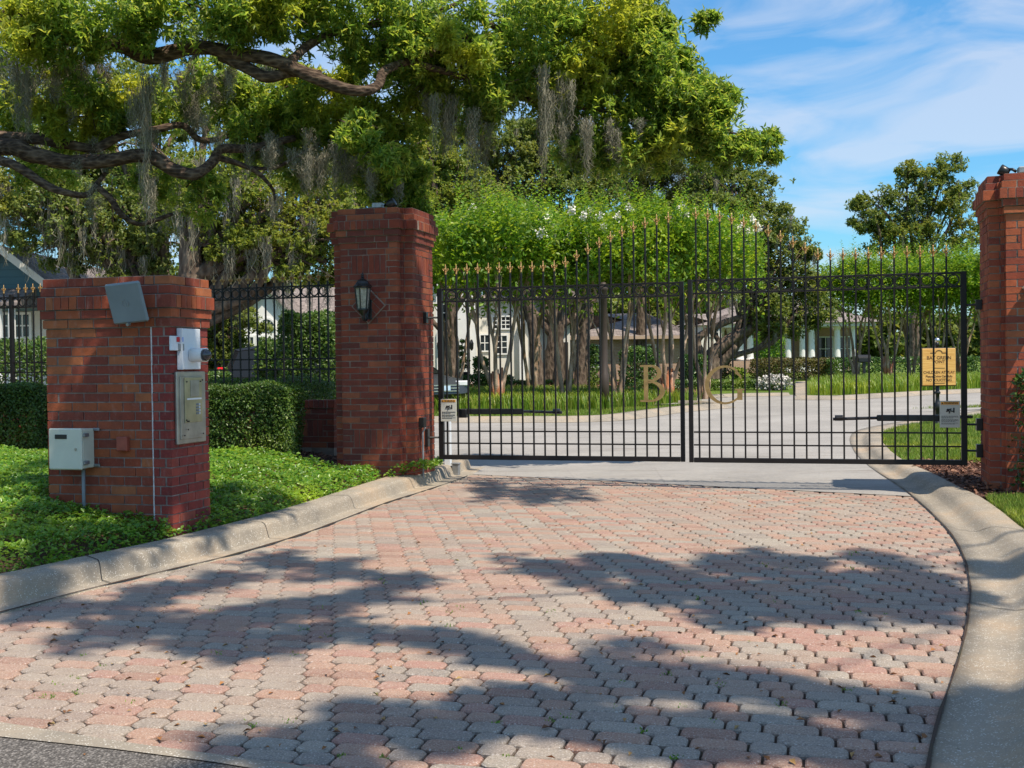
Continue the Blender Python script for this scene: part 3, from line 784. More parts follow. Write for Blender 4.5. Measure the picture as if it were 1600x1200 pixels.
# photo-eye boxes, hinge brackets
def small_box(name, label, cat, s, t, z, d, mat, conduit=None, group=None):
    r = E(name, label, cat, gf(s, t, 0), ALPHA, group)
    mb = MB(); mb.cbox((0, 0, z), d, .004); O('box', mb, mat, r)
    if conduit:
        mb = MB(); mb.tube([(0, 0, conduit), (-.0, 0, z-d[2]/2-.05), (.03, 0, z-d[2]/2)], .011, 7); O('conduit', mb, M['pvc'], r)
    return r
sideL = PL_S+.46
small_box('gate_sensor', 'black sensor box with grey conduit low on the left pillar side', 'sensor', sideL+.035, PL_T-.17, .70, (.06, .09, .11), M['black'], .08)
sideR = PR_S-.46

# ------------------------------------------------------------------ gate
def finial_mesh():
    mb = MB(); mb.lathe((0, 0, 0), [(.011, -.01), (.014, 0), (.014, .025), (.009, .03), (.016, .037), (.009, .044), (.013, .06), (.018, .075), (.008, .09), (.011, .105), (.006, .125), (.001, .152)], 8)
    for a in range(4):
        th = a*math.pi/2; c, s_ = math.cos(th), math.sin(th)
        mb.tube([(.006*c, .006*s_, .040), (.026*c, .026*s_, .052), (.037*c, .037*s_, .072), (.030*c, .030*s_, .086)], [.006, .0075, .006, .002], 6)
    for zc in (.03,):
        mb.lathe((0, 0, zc), [(.016, 0), (.020, .006), (.016, .012)], 8)
    return mb.mesh('finial', Matrix.Diagonal((.86, .86, .76, 1)), True)
FIN = finial_mesh()
def ring_mesh(r, th=.0065):
    mb = MB(); n = 22; pts = [(r*math.cos(2*math.pi*i/n), 0, r*math.sin(2*math.pi*i/n)) for i in range(n)]
    vs = []; fs = []
    for i in range(n):
        a = 2*math.pi*i/n; ca, sa = math.cos(a), math.sin(a)
        for (dr_, dy) in ((-th, -th), (th, -th), (th, th), (-th, th)): vs.append(((r+dr_)*ca, dy, (r+dr_)*sa))
    for i in range(n):
        j = (i+1) % n
        for k in range(4): fs.append((i*4+k, i*4+(k+1) % 4, j*4+(k+1) % 4, j*4+k))
    mb.add(vs, fs); return mb.mesh('ring')
RNG_ = ring_mesh(.052)
ctr_s = 2.765
def topz(s):
    d = abs(s-ctr_s); return 2.36+(.48*math.cos(math.pi/2*min(1, d/1.36)) if d < 1.36 else 0)
def arc_letter_strip(mb, cx, cz, rx, rz, a0, a1, wf, n, dy):
    pts_o = []; pts_i = []
    for i in range(n+1):
        a = a0+(a1-a0)*i/n; w_ = wf(a)
        pts_o.append((cx+(rx+0)*math.cos(a), cz+(rz+0)*math.sin(a))); pts_i.append((cx+(rx-w_)*math.cos(a), cz+(rz-w_*.95)*math.sin(a)))
    for i in range(n):
        q = [pts_o[i], pts_o[i+1], pts_i[i+1], pts_i[i]]
        mb.extr([(x, dy, z) for x, z in q], (0, .012, 0))
def letterB(h, dy):
    mb = MB(); w_ = h*.60; x0 = -w_/2; st_w = h*.115
    mb.bbox((x0+.1*h, dy, 0), (x0+.1*h+st_w, dy+.012, h))
    mb.bbox((x0, dy+.0012, h-.022), (x0+.14*h, dy+.0108, h-.001)); mb.bbox((x0, dy+.0012, .001), (x0+.14*h, dy+.0108, .022))
    xs = x0+.1*h+st_w-.004
    for (z0, z1, rx) in ((h*.545, h, h*.30), (0, h*.565, h*.38)):
        zc = (z0+z1)/2; rz = (z1-z0)/2
        mb.bbox((xs, dy+.0006, z1-.024), (xs+h*.09, dy+.0114, z1)); mb.bbox((xs, dy+.0006, z0), (xs+h*.09, dy+.0114, z0+.024))
        arc_letter_strip(mb, xs+h*.08, zc, rx, rz, -math.pi/2, math.pi/2, lambda a: .018+h*.078*max(0, math.cos(a)), 16, dy+.0003*(1 if z0 else 2))
    return mb
def letterG(h, dy):
    mb = MB(); r = h/2; cz = r
    arc_letter_strip(mb, 0, cz, r*1.0, r, R_(48), R_(318), lambda a: .015+h*.07*max(0, -math.cos(a))**1.2+.008*abs(math.sin(a)), 40, dy)
    x = r*1.0*math.cos(R_(48)); z = cz+r*math.sin(R_(48))
    mb.extr([(x-.02, dy+.001, z+.012), (x+.035, dy+.001, z-.055), (x+.04, dy+.001, z-.10), (x+.012, dy+.001, z-.06), (x-.03, dy+.001, z-.03)], (0, .01, 0))
    xs = r*1.0*math.cos(R_(318))
    mb.bbox((xs-.02, dy-.001, .045), (xs+.032, dy+.0128, h*.36)); mb.bbox((xs-.045, dy+.0004, h*.36), (xs+.052, dy+.0118, h*.36+.016))
    return mb
def text_mesh(txt, size, name='lettering', align='CENTER', ext=.0008, bold=0.0):
    cu = bpy.data.curves.new(name, 'FONT'); cu.body = txt; cu.size = size; cu.align_x = align; cu.align_y = 'CENTER'; cu.extrude = ext; cu.offset = bold
    o = bpy.data.objects.new(name, cu); COL.objects.link(o)
    dg = bpy.context.evaluated_depsgraph_get(); me = bpy.data.meshes.new_from_object(o.evaluated_get(dg))
    bpy.data.objects.remove(o); me.transform(Matrix.Rotation(R_(90), 4, 'X')); return me
def gate_leaf(label, s0, s1, t, zup, side, bar_s, bars_bent=None):
    """leaf in gate coordinates; side=-1 left leaf (hinge left), +1 right leaf"""
    root = E('iron_gate_leaf', label, 'gate', gf(s0, t, 0), ALPHA, 'two leaves of the iron entrance gate')
    W_ = s1-s0; z0 = .275; zt = 2.17+zup; zt2 = 2.035+zup
    def bar(nm, a, b_, th, ty=None):
        mb = MB(); mb.cbox([(a[i]+b_[i])/2 for i in range(3)], [max(abs(a[i]-b_[i]), th) if i != 1 else (ty or th) for i in range(3)], .003); return O(nm, mb, M['iron'], root)
    hs = .055
    bar('stile', (hs/2, 0, z0), (hs/2, 0, zt+.012), hs if side < 0 else .045)
    bar('stile', (W_-hs/2, 0, z0), (W_-hs/2, 0, zt+.012), .045 if side < 0 else hs)
    bar('bottom_rail', (hs, 0, z0+.025), (W_-hs, 0, z0+.025), .05, .045)
    for z in (.455+zup*.3, .59+zup*.3): bar('lower_rail', (hs, 0, z), (W_-hs, 0, z), .016)
    for z in (zt, zt2): bar('upper_rail', (hs, 0, z), (W_-hs, 0, z), .02)
    base = None; fbase = None
    for k, s in enumerate(bar_s):
        x = s-s0; zt_ = topz(s)+zup; mb = MB()
        dx = 0.02 if (bars_bent == k) else 0
        if dx:
            mb.tube([(x+dx, -.012, z0+.05), (x+dx*.9, -.012, .8), (x, -.012, 1.3), (x, -.012, zt_-.02)], .0095, 6)
        else: mb.cbox((x, -.011, (z0+.05+zt_-.02)/2), (.0175, .0175, zt_-.02-z0-.05), .002)
        pk = O('picket', mb, M['iron'], root)
        f = O('finial', FIN, M['gold'], pk); f.location = (x, -.011, zt_-.02)
    xs = [hs]+[s-s0 for s in bar_s]+[W_-hs]
    for a, b_ in zip(xs, xs[1:]):
        if b_-a < .10: continue
        f = O('ring', RNG_, M['iron'], root); f.location = ((a+b_)/2, 0, (zt+zt2)/2)
    return root
sp_ = .1235
barsL = [.055+.07+sp_*k*.995 for k in range(21)]
s_c = ctr_s
barsR = [s_c+.10+sp_*1.0*k for k in range(21)]
# place bars by their measured spacing
barsL = [.10+ (s_c-.075-.10-.03)*k/20.6 for k in range(21)]
barsR = [s_c+.115+(5.53-.06-s_c-.115-.09)*k/20.3 for k in range(21)]
gL = gate_leaf('left leaf of the black iron gate, carrying the letter B', 0, s_c-.02, 0, 0, -1, barsL)
gR = gate_leaf('right leaf of the black iron gate, carrying the letter G', s_c+.02, 5.53, -.06, .012, 1, barsR, 0)
for z, hh in ((.52, .20), (1.86, .12)):
    mb = MB(); mb.cbox((sideL+.02, -.07, z), (.04, .07, hh), .004); mb.tube([(sideL+.02, -.05, z), (.03, 0, z)], .012, 6); O('hinge', mb, M['black'], gL)
for z, hh in ((.68, .12), (.42, .13), (1.86, .10)):
    x_ = sideR-(s_c+.02)-.03; mb = MB(); mb.cbox((x_, -.02, z), (.06, .08, hh), .004); mb.tube([(x_, -.02, z), (5.53-s_c-.05, 0, z)], .012, 6); O('hinge', mb, M['black'], gR)
# letters
bL = E('gate_letter', 'gold letter B on the bars of the left gate leaf', 'letter', gf(2.39, -.03, 0.91), ALPHA); O('letter', letterB(.395, 0), M['letter'], bL)
gz = E('gate_letter', 'gold letter G on the bars of the right gate leaf', 'letter', gf(3.165, -.10, 0.885), ALPHA); O('letter', letterG(.405, 0), M['letter'], gz)
for o_ in (bL, gz): pass

def warn_sign(label, s, t, z, w_, h):
    r = E('warning_sign', label, 'sign', gf(s, t, z), ALPHA, 'white warning signs on the gate leaves')
    mb = MB(); mb.cbox((0, 0, h/2), (w_, .006, h), .002); O('panel', mb, M['signw'], r)
    mb = MB(); mb.bbox((-w_*.44, -.0052, h*.86), (w_*.44, -.0032, h*.965)); O('header', mb, M['orange'], r)
    me = text_mesh('WARNING', h*.10, ext=.0004, bold=.0006); o = O('lettering', me, M['ink'], r); o.location = (.012, -.0062, h*.912)
    mb = MB(); mb.extr([(-w_*.42, -.0058, h*.875), (-w_*.32, -.0058, h*.875), (-w_*.37, -.0058, h*.95)], (0, .0012, 0)); O('hazard_triangle', mb, M['ink'], r)
    mb = MB()    # struck figure and gate edge pictogram
    mb.lathe((-w_*.10, -.0048, h*.66), [(.0001, -.001), (.013, -.001), (.013, .001), (.0001, .001)], 10, Matrix.Rotation(R_(90), 3, 'X'))
    for a, b_ in (((-.03, .65), (.015, .70)), ((-.02, .66), (.0, .57)), ((.0, .57), (-.01, .53)), ((0, .64), (.03, .60)), ((-.035, .60), (-.005, .66))):
        mb.tube([(a[0], -.005, h*a[1]), (b_[0], -.005, h*b_[1])], .006, 5)
    mb.bbox((.030, -.0052, h*.56), (.044, -.0034, h*.74)); O('pictogram', mb, M['ink'], r)
    mb = MB()
    for k, (zz, ww) in enumerate(((.42, .8), (.385, .78), (.35, .5), (.29, .82), (.255, .8), (.22, .7), (.16, .82), (.125, .6))):
        x = -w_*.42
        while x < -w_*.42+w_*ww:
            q = random.uniform(.006, .018); mb.bbox((x, -.0046, h*zz), (min(x+q, w_*.42), -.0032, h*zz+.0042)); x += q+.004
    O('small_print', mb, M['ink'], r)
    return r
warn_sign('warning sign on the left gate leaf beside the pillar', .125, -.035, .70, .185, .25)
warn_sign('warning sign on the right gate leaf in front of the signpost', 5.53-.165, -.105, .65, .19, .265)

# gate openers
def opener(label, s, t, z, L_, sgn):
    r = E('gate_opener_arm', label, 'gate opener', gf(s, t, z), ALPHA, 'black gate opener arms behind the gate')
    mb = MB(); mb.cbox((sgn*L_*.42, 0, 0), (L_*.52, .06, .062), .008); O('actuator', mb, M['black'], r)
    mb = MB(); mb.tube([(sgn*L_*.68, 0, 0), (sgn*L_, 0, -.012)], .016, 8); mb.tube([(sgn*(L_-.1), 0, 0), (sgn*(L_-.02), 0, 0)], .03, 8); O('push_rod', mb, M['black'], r)
    mb = MB(); mb.cbox((sgn*L_*.10, .0, .012), (abs(L_*.2), .04, .03), .004); mb.cbox((sgn*L_*.17, 0, -.02), (.10, .09, .10), .01); O('hinge_bracket', mb, M['black'], r)
    return r
opener('black opener arm behind the right gate leaf', 5.60, .10, .735, 1.35, -1)
opener('black opener arm behind the left gate leaf', -.02, .22, .80, 1.38, 1)
# white post and small box just inside the gate on the left
r = E('white_post', 'short white post behind the warning sign at the left pillar', 'post', gf(-.20, .9, 0), ALPHA); mb = MB(); mb.cbox((0, 0, .36), (.075, .06, .74), .004); O('post', mb, M['white2'], r)
r = E('utility_box', 'small grey box at the foot of the white post', 'box', gf(-.10, .9, 0), ALPHA); mb = MB(); mb.cbox((0, 0, .07), (.08, .08, .14), .006); mb.cbox((0, 0, .147), (.095, .095, .014), .003); O('box', mb, M['galv'], r)

# ------------------------------------------------------------------ kiosk
K0 = gp(271, 838, .12); KW, KD = 1.035, .52
kf = lambda s, t, z=0: Vector((K0.x, K0.y, 0))+e1*s+e2*t+Vector((0, 0, z))
kroot = E('brick_kiosk', 'low wide brick pillar carrying the keypad and metal boxes', 'kiosk', (K0.x, K0.y, 0), ALPHA)
kp = [(-KW, 0), (0, 0), (0, KD), (-KW, KD)]
ZK = 2.0; NK = 23; zs = ZK-(4*CH+.1)-NK*CH
mb = MB(); mb2 = MB()
lay(mb, [(-KW, 0.0), (-.157, 0.0), (-.157, KD), (-KW, KD)], zs, NK, start=0)
lay(mb2, [(-.145, -.004), (0, -.004), (0, KD), (-.145, KD)], zs-CH*2, NK+2, start=1, jit=.002)
sh = O('shaft', mb, M['brick_k'], kroot); O('keypad_column', mb2, M['brick_r'], kroot)
mm = MB(); mm.prism([(-KW+.006, .006), (-.16, .006), (-.16, KD-.006), (-KW+.006, KD-.006)], 0, zs+NK*CH); mm.prism([(-.139, .002), (-.006, .002), (-.006, KD-.006), (-.139, KD-.006)], 0, zs+NK*CH); O('mortar', mm, M['mortar'], sh)
mm = MB()
for k in range(60):
    z = zs+k*(NK*CH)/60; w_ = .010+.004*abs(mnoise.noise(Vector((k*.37, 0, 0))))
    mm.bbox((-.151-w_/2, -.003, z), (-.151+w_/2, .02, z+NK*CH/60-.0002))
O('caulk_joint', mm, M['caulk'], sh)
cap, zt = build_cap(kp, zs+NK*CH, kroot, M['brick_k'], M['mortar'], .72)

# antenna panel, tilted
def kthing(name, label, cat, s, t, z): return E(name, label, cat, kf(s, t, z), ALPHA)
r = kthing('antenna_panel', 'square grey antenna panel tilted on the kiosk front', 'antenna', -.262, -.13, 1.80)
Mt = Matrix.Rotation(R_(16), 3, 'X') @ Matrix.Rotation(R_(-3), 3, 'Z') @ Matrix.Rotation(R_(-4.5), 3, 'Y')
mb = MB(); mb.cbox((0, 0, 0), (.30, .028, .295), .012, Mt); O('panel', mb, M['antenna'], r)
mb = MB()
for x in (-.018, 0, .018):
    a = [(x, -.0155, -.03+.01*abs(x)/.018), (x*1.6, -.0158, 0), (x, -.0155, .03-.01*abs(x)/.018)]
    mb.tube([Mt @ Vector(q) for q in a], .0022, 4)
O('wave_emblem', mb, M['pvc'], r)
mb = MB(); mb.tube([(0, .02, -.09), (0, .06, -.10), (0, .12, -.10)], .016, 7); mb.tube([(.0, .0, -.155), (.0, .03, -.15)], .013, 7); mb.cbox((-.06, .03, -.02), (.2, .02, .2), .004, Mt); mb.cbox((0, .075, -.02), (.14, .014, .15), .003); O('bracket', mb, M['galv'], r)
# cream control box
r = kthing('control_box', 'cream metal cabinet with a dark slot on the kiosk front', 'cabinet', -.765, -.17, .755)
mb = MB(); mb.cbox((0, .012, 0), (.275, .03, .30), .009); O('door', mb, M['cream'], r)
mb = MB(); mb.cbox((0, .095, 0), (.262, .135, .286), .006); O('cabinet_body', mb, M['cream'], r)
mb = MB(); mb.cbox((-.03, -.005, .09), (.098, .006, .032), .002); O('slot', mb, M['black'], r)
mb = MB(); mb.lathe((.092, -.003, .0), [(.010, -.004), (.010, .004), (.004, .004)], 10, Matrix.Rotation(R_(90), 3, 'X')); mb.box((.092, -.008, -.004), (.004, .004, .014)); O('lock', mb, M['steel'], r)
for z in (.10, -.10):
    mb = MB(); mb.cbox((.143, .05, z), (.02, .05, .026), .003); mb.cbox((.142, .02, z), (.024, .012, .022), .002); O('latch', mb, M['galv'], r)
for z in (.135, -.128):
    mb = MB(); mb.cbox((.155, .155, z), (.05, .012, .02), .002); O('mounting_tab', mb, M['galv'], r)
mb = MB(); mb.tube([(.06, .125, -.14), (.06, .125, -.34), (.065, .12, -.62)], .013, 8); O('conduit', mb, M['pvc'], r, smooth=True)
r = kthing('junction_box', 'small brick-red box on the kiosk front right of the cream cabinet', 'box', -.385, -.022, .785)
mb = MB(); mb.cbox((0, 0, 0), (.088, .045, .105), .006); mb.cbox((0, -.024, 0), (.078, .006, .095), .003); O('box', mb, M['brickbox'], r)
# keypad panel on the right face
def rthing(name, label, cat, t, z): 
    return E(name, label, cat, kf(0.0, t, z), ALPHA+R_(90))     # local x runs back along the face, -y outwards
r = rthing('entry_keypad', 'tall steel keypad panel on the right face of the kiosk', 'keypad', .240, 1.04)
mb = MB(); mb.cbox((0, -.012, 0), (.40, .024, .53), .006); O('frame', mb, M['steel'], r)
mb = MB(); mb.cbox((.0, -.026, 0), (.33, .010, .46), .003); O('door', mb, M['steel'], r)
mb = MB(); mb.cbox((.005, -.034, .055), (.24, .008, .33), .002); O('face_plate', mb, M['steel2'], r)
mb = MB(); mb.cbox((.02, -.0395, .14), (.12, .004, .12), .0015); O('screen', mb, M['steel'], r)
mb = MB(); mb.box((.01, -.0395, .063), (.20, .004, .012)); O('shelf_lip', mb, M['white'], r)
for i in range(3):
    for j in range(4):
        mb = MB(); mb.cbox((.085-.022+.022*i*0+ .0 + (i-1)*.02, -.0395, .02-j*.022), (.013, .006, .015), .001); O('key', mb, M['white2'] if i == 2 else M['pvc'], r)
mb = MB()
for x, z in ((-.09, .19), (.10, .19), (-.08, -.16), (-.10, -.09), (-.085, -.10), (-.068, -.10), (.13, -.2), (-.13, -.2), (.13, .2)): mb.lathe((x, -.040, z), [(.006, -.002), (.006, .003), (.002, .003)], 8, Matrix.Rotation(R_(90), 3, 'X'))
O('screw', mb, M['black'], r)
r = rthing('camera_mount', 'white metal camera mount with a dome camera above the keypad', 'camera', .215, 1.45)
mb = MB(); mb.cbox((0.015, -.012, .02), (.30, .02, .30), .004); mb.box((-.135, -.03, .02), (.006, .04, .30)); O('mount_plate', mb, M['white2'], r)
mb = MB(); mb.lathe((.05, -.07, -.025), [(.05, -.06), (.052, .06), (.046, .07)], 14, Matrix.Rotation(R_(90), 3, 'X') @ Matrix.Rotation(R_(20), 3, 'Y')); O('camera_body', mb, M['white'], r, smooth=True)
mb = MB(); mb.lathe((.05, -.125, -.025), [(.046, -.01), (.045, .01), (.036, .032), (.02, .043), (.002, .047)], 14, Matrix.Rotation(R_(90), 3, 'X')); O('camera_dome', mb, M['dome'], r, smooth=True)
r = rthing('card_reader', 'small white plate with a red and blue reader left of the camera mount', 'reader', .045, 1.51)
mb = MB(); mb.cbox((-.0, -.014, 0), (.13, .02, .105), .003); O('plate', mb, M['white2'], r)
for x, mt, nm in ((.02, 'redmark', 'red_marker'), (.062, 'bluemark', 'blue_marker')):
    mb = MB(); mb.cbox((x, -.028, .028), (.04, .008, .036), .002); O(nm, mb, M[mt], r)
mb = MB(); mb.cbox((.05, -.03, -.028), (.06, .02, .05), .003); O('reader_box', mb, M['galv'], r)
# garden spotlight left of the kiosk
g_ = gp(62, 775, .22); r = E('garden_spotlight', 'small grey spotlight tilted in the ground cover left of the kiosk', 'spotlight', (g_.x, g_.y, .2))
mb = MB(); mb.tube([(.03, 0, 0), (-.0, 0, .09), (-.035, 0, .15)], [.012, .012, .02], 8); mb.tube([(-.03, 0, .14), (-.055, 0, .19)], [.03, .035], 10); O('lamp', mb, M['galv'], r)

# ------------------------------------------------------------------ fence and low wall
FR = gf(PL_S-.40, PL_T+.42); FL = Vector((-8.6, 16.4, 0))
FA = at(520, 500, 13.75); FB = at(35, 500, 15.35)
fd = Vector((FA.x-FB.x, FA.y-FB.y, 0)).normalized()
FL = Vector((FA.x, FA.y, 0))-fd*7.5; fang = math.atan2(fd.y, fd.x)
fl = (Vector((FA.x, FA.y, 0))-FL).length
froot = E('iron_fence', 'black iron fence with gold tips above the low brick wall', 'fence', FL, fang)
mb = MB()
for z in (2.30, 2.165, 1.425, 1.30): 
    q = MB(); q.box((fl/2+.05, 0, z), (fl+.1, .014, .018)); O('rail', q, M['iron'], froot)
npk = int(fl/.1225)
for k in range(npk+1):
    x = fl-.06-k*.1225; post = (k % 20 == 19)
    q = MB(); 
    if post: q.cbox((x, -.006, (1.0+2.34)/2), (.05, .05, 1.34), .004); O('fence_post', q, M['iron'], froot); continue
    q.cbox((x, -.008, (1.14+2.36)/2), (.018, .018, 1.22), .002); pk = O('picket', q, M['iron'], froot)
    f = O('finial', FIN, M['gold'], pk); f.location = (x, -.008, 2.36)
for k in range(npk):
    x = fl-.06-(k+.5)*.1225; f = O('ring', RNG_, M['iron'], froot); f.location = (x, 0, 2.2325)
wroot = E('low_brick_wall', 'low dark brick wall under the iron fence left of the tall pillar', 'wall', FL, fang)
mb = MB(); wp = [(0, -.10), (fl+.05, -.10), (fl+.05, .10), (0, .10)]
lay(mb, wp, .36, 7, soldier=[(0, .36+CH*2, .36+CH*5, fl-1.4, fl-.1)]); lay(mb, off(wp, .02), .36+7*CH, 1, rowlock=True, h=.1)
b1 = O('brickwork', mb, M['brick'], wroot); mm = MB(); mm.prism(off(wp, -.006), 0, .36+7*CH); mm.prism(off(wp, .014), .36+7*CH, .36+7*CH+.094); O('mortar', mm, M['mortar_d'], b1)

# ------------------------------------------------------------------ planting beds
def bedh(x, y):      # soil rises from the kerb toward the fence
    d = 1e9
    for p in KLo[::4]:
        dd = (p.x-x)**2+(p.y-y)**2
        if dd < d: d = dd
    d = math.sqrt(d); t = min(1, d/1.6); return .11+.21*t*t*(3-2*t)
lo = [(p.x, p.y) for p in KLo]
bed = lo+[(-.9, 13.35), (-2.6, 13.9), (-6.8, 15.6), (-9, 16.4), (-9, 8)]
drape(bed, 0, 'planting_bed', M['soil'], .35, bedh)
def inpoly(x, y, poly):
    c = False; n = len(poly); j = n-1
    for i in range(n):
        xi, yi = poly[i]; xj, yj = poly[j]
        if (yi > y) != (yj > y) and x < (xj-xi)*(y-yi)/(yj-yi)+xi: c = not c
        j = i
    return c
# ground cover region: in front of fence shrubs
gc_poly = lo+[(-.82, 12.75), (-.95, 12.35), (-1.3, 12.28), (-2.0, 12.45), (-2.6, 12.4), (-3.4, 12.5), (-4.4, 12.7), (-6.2, 13.1), (-7.5, 13.0), (-7, 8)]
def gcover():
    Ps = []; tries = 0; N = 52000
    xs = rng.uniform(-6.5, -.4, 400000); ys = rng.uniform(5.2, 13.4, 400000)
    for x, y in zip(xs, ys):
        if abs(x) > .46*y+.3: continue
        if not inpoly(x, y, gc_poly): continue
        lx = (x-K0.x)*e1.x+(y-K0.y)*e1.y; ly = (x-K0.x)*e2.x+(y-K0.y)*e2.y
        if -KW-.02 < lx < .03 and -.02 < ly < KD+.02: continue
        if random.random() > min(1, (9.5/y)**1.6): continue
        # distance to the kerb edge
        Ps.append((x, y))
        if len(Ps) >= N: break
    return np.array(Ps)
gc = gcover()
ko = np.array([(p.x, p.y) for p in KLo]); 
dd = np.sqrt(((gc[:, None, :]-ko[None])**2).sum(2)).min(1)
t_ = np.clip(dd/1.6, 0, 1); soil = .11+.21*t_*t_*(3-2*t_)
hh = np.array([.13+.05*mnoise.noise(Vector((x*1.8, y*1.8, 0)))+.035*mnoise.noise(Vector((x*6, y*6, 3))) for x, y in gc])
hh *= np.clip((dd+.05)/.14, .35, 1)
u = rng.random(len(gc)); edge = dd < .14
zz = soil+hh*np.where(edge, u, 1-.55*u**2.2)
P = np.c_[gc, zz]; D = norm(rdir(len(P))*np.array([1, 1, .35])+np.array([0, 0, .15])); Nn = norm(rdir(len(P))*.55+np.array([-.05, -.35, 1]))
Ln = rng.uniform(.022, .044, len(P))*(.8+.035*P[:, 1])
me = leaf_mesh('ground_cover', P, D, Nn, Ln, Ln*.62, .2, .5)
O('ground_cover', me, M['cover'], kind='stuff', label='low leafy green ground cover along the left kerb')
# upright sprigs climbing by the kiosk
# mulch chips
def chips(name, poly, n, hf, Lm, label):
    xs = [p[0] for p in poly]; ys = [p[1] for p in poly]; mb_P = []
    while len(mb_P) < n:
        x = random.uniform(min(xs), max(xs)); y = random.uniform(min(ys), max(ys))
        if inpoly(x, y, poly): mb_P.append((x, y, hf(x, y)+random.uniform(0, .03)))
    P = np.array(mb_P); D = norm(rdir(n)*np.array([1, 1, .3])); Nn = norm(rdir(n)*.5+np.array([0, 0, 1])); L_ = rng.uniform(.4, 1.3, n)*Lm
    return O(name, leaf_mesh(name, P, D, Nn, L_, L_*.4, .1, .5), M['mulch'], kind='stuff', label=label)
chips('mulch', [(-1.2, 12.5), (-2.6, 12.5), (-4.6, 12.75), (-7.2, 13.2), (-7.5, 15.8), (-2.6, 13.8), (-1.6, 13.5)], 9000, bedh, .06, 'brown wood mulch under the left hedges')
# right side bed
rb_o = [(p.x, p.y) for p in KRo if 6.0 < p.y < 13.6]
rbed = [(p.x, p.y) for p in KRo if 10.2 < p.y < 13.9]+[(5.0, 14.1), (6.2, 13.2), (9, 12.5), (9, 10.0)]
drape(rbed, .085, 'planting_bed', M['soil'], .5)
chips('mulch', rbed, 12000, lambda x, y: .09, .065, 'brown wood mulch round the foot of the right pillar')
# lawns (bright turf inside the gate and by the right kerb)
isl = [(p.x, p.y) for p in KRo if p.y > 13.6]+[(9.5, 27.5), (16, 30), (16, 14), (6.2, 13.2), (5.0, 14.1)]
def turf(name, poly, n, Lm, hf, label, extra=None):
    xs = [p[0] for p in poly]; ys = [p[1] for p in poly]; pts = []
    while len(pts) < n:
        x = random.uniform(min(xs), max(xs)); y = random.uniform(min(ys), max(ys))
        if abs(x) < .46*y+.3 and inpoly(x, y, poly): pts.append((x, y, hf(x, y)))
    P = np.array(pts); D = norm(rdir(n)*.55+np.array([0, 0, 1])); Nn = norm(rdir(n)*np.array([1, 1, .2])); L_ = rng.uniform(.6, 1.25, n)*Lm
    return O(name, leaf_mesh(name, P, D, Nn, L_, L_*.13, .1, .35), M['grassb'], kind='stuff', label=label)
drape(isl, .075, 'lawn', M['lawn'], 3)
turf('lawn_grass', isl, 42000, .085, lambda x, y: .07+hz(y), 'short bright green grass inside the gate on the right')
sml = [(5.0, 10.35), (5.05, 9.6), (5.2, 8.0), (7.5, 8.0), (7.5, 10.6), (5.6, 10.9)]
rs = [(p.x+.02, p.y) for p in KRo if 1.0 < p.y < 10.25]+[(14, 10.0), (14, -3), (KRo[0].x+.02, -3)]
drape(rs, .08, 'lawn', M['lawn'], 2)
turf('lawn_grass', rs, 14000, .07, lambda x, y: .085, 'short grass at the right edge beyond the kerb')

# clipped hedges, shrubs
def leafy_box(name, label, cat, c, half, n, Ln, mat, rotz=0, group=None, roundness=.25, stems=True, topmat=None):
    root = E(name, label, cat, c, rotz, group)      # c = ground centre
    hx, hy, h = half
    d = rng.uniform(-1, 1, (n, 3)); k = rng.integers(0, 5, n); sg = np.where(rng.random(n) < .5, -1, 1)
    face = np.where(k < 2, 2, np.where(k < 4, 1, 0))
    for i in range(3):
        msk = face == i; d[msk, i] = (sg[msk] if i != 2 else 1)*(1-.65*rng.random(msk.sum())**1.8)
    l4 = (np.abs(d)**5).sum(1)**(1/5); d = d*(1-roundness)+d/np.maximum(l4, 1)[:, None]*roundness
    P = np.c_[d[:, 0]*hx, d[:, 1]*hy, (d[:, 2]*.5+.5)*h]
    bump = np.array([mnoise.noise(Vector((p[0]*2.3+c[0], p[1]*2.3+c[1], p[2]*2.3))) for p in P])
    P = P*(1+.10*bump[:, None]); P[:, 2] = np.maximum(P[:, 2], .05)
    Nn = norm(np.c_[d[:, 0], d[:, 1], d[:, 2]*.5+.5]+rdir(n)*.8); D = norm(rdir(n)+np.array([0, 0, .5]))
    L_ = rng.uniform(.6, 1.2, n)*Ln
    O('foliage', leaf_mesh('foliage', P, D, Nn, L_, L_*.55, .2, .5), mat, root)
    if stems:
        mb = MB()
        for _ in range(max(6, int(hx*8))):
            x, y = random.uniform(-.8, .8)*hx, random.uniform(-.6, .6)*hy
            mb.tube([(x*.9, y*.9, -.05), (x, y, h*.4), (x*1.05+random.uniform(-.1, .1), y+random.uniform(-.1, .1), h*.85)], [.014, .01, .005], 5)
        O('stems', mb, M['bark2'], root)
    return root
HED = 'clipped hedges along the iron fence'
def hedge_at(name, label, px0, px1, Y, z0, ztop, depth, n, Ln, mat, group=None, rot=0):
    a = at(px0, 600, Y); b_ = at(px1, 600, Y); c = ((a.x+b_.x)/2, Y, z0)
    return leafy_box(name, label, 'hedge', c, ((b_.x-a.x)/2, depth/2, ztop-z0), n, Ln, mat, rot, group)
hedge_at('hedge', 'clipped dark green hedge between the kiosk and the tall pillar', 300, 464, 12.95, .30, 1.11, .85, 30000, .038, M['hedge'], HED)
hedge_at('hedge', 'leafy green hedge at the left edge of the photo', -60, 78, 14.1, .32, 1.13, .9, 24000, .042, M['hedge'], HED)
hedge_at('hedge', 'low hedge top showing behind the brick wall', 330, 530, 14.9, .3, 1.17, .8, 9000, .045, M['hedge'])
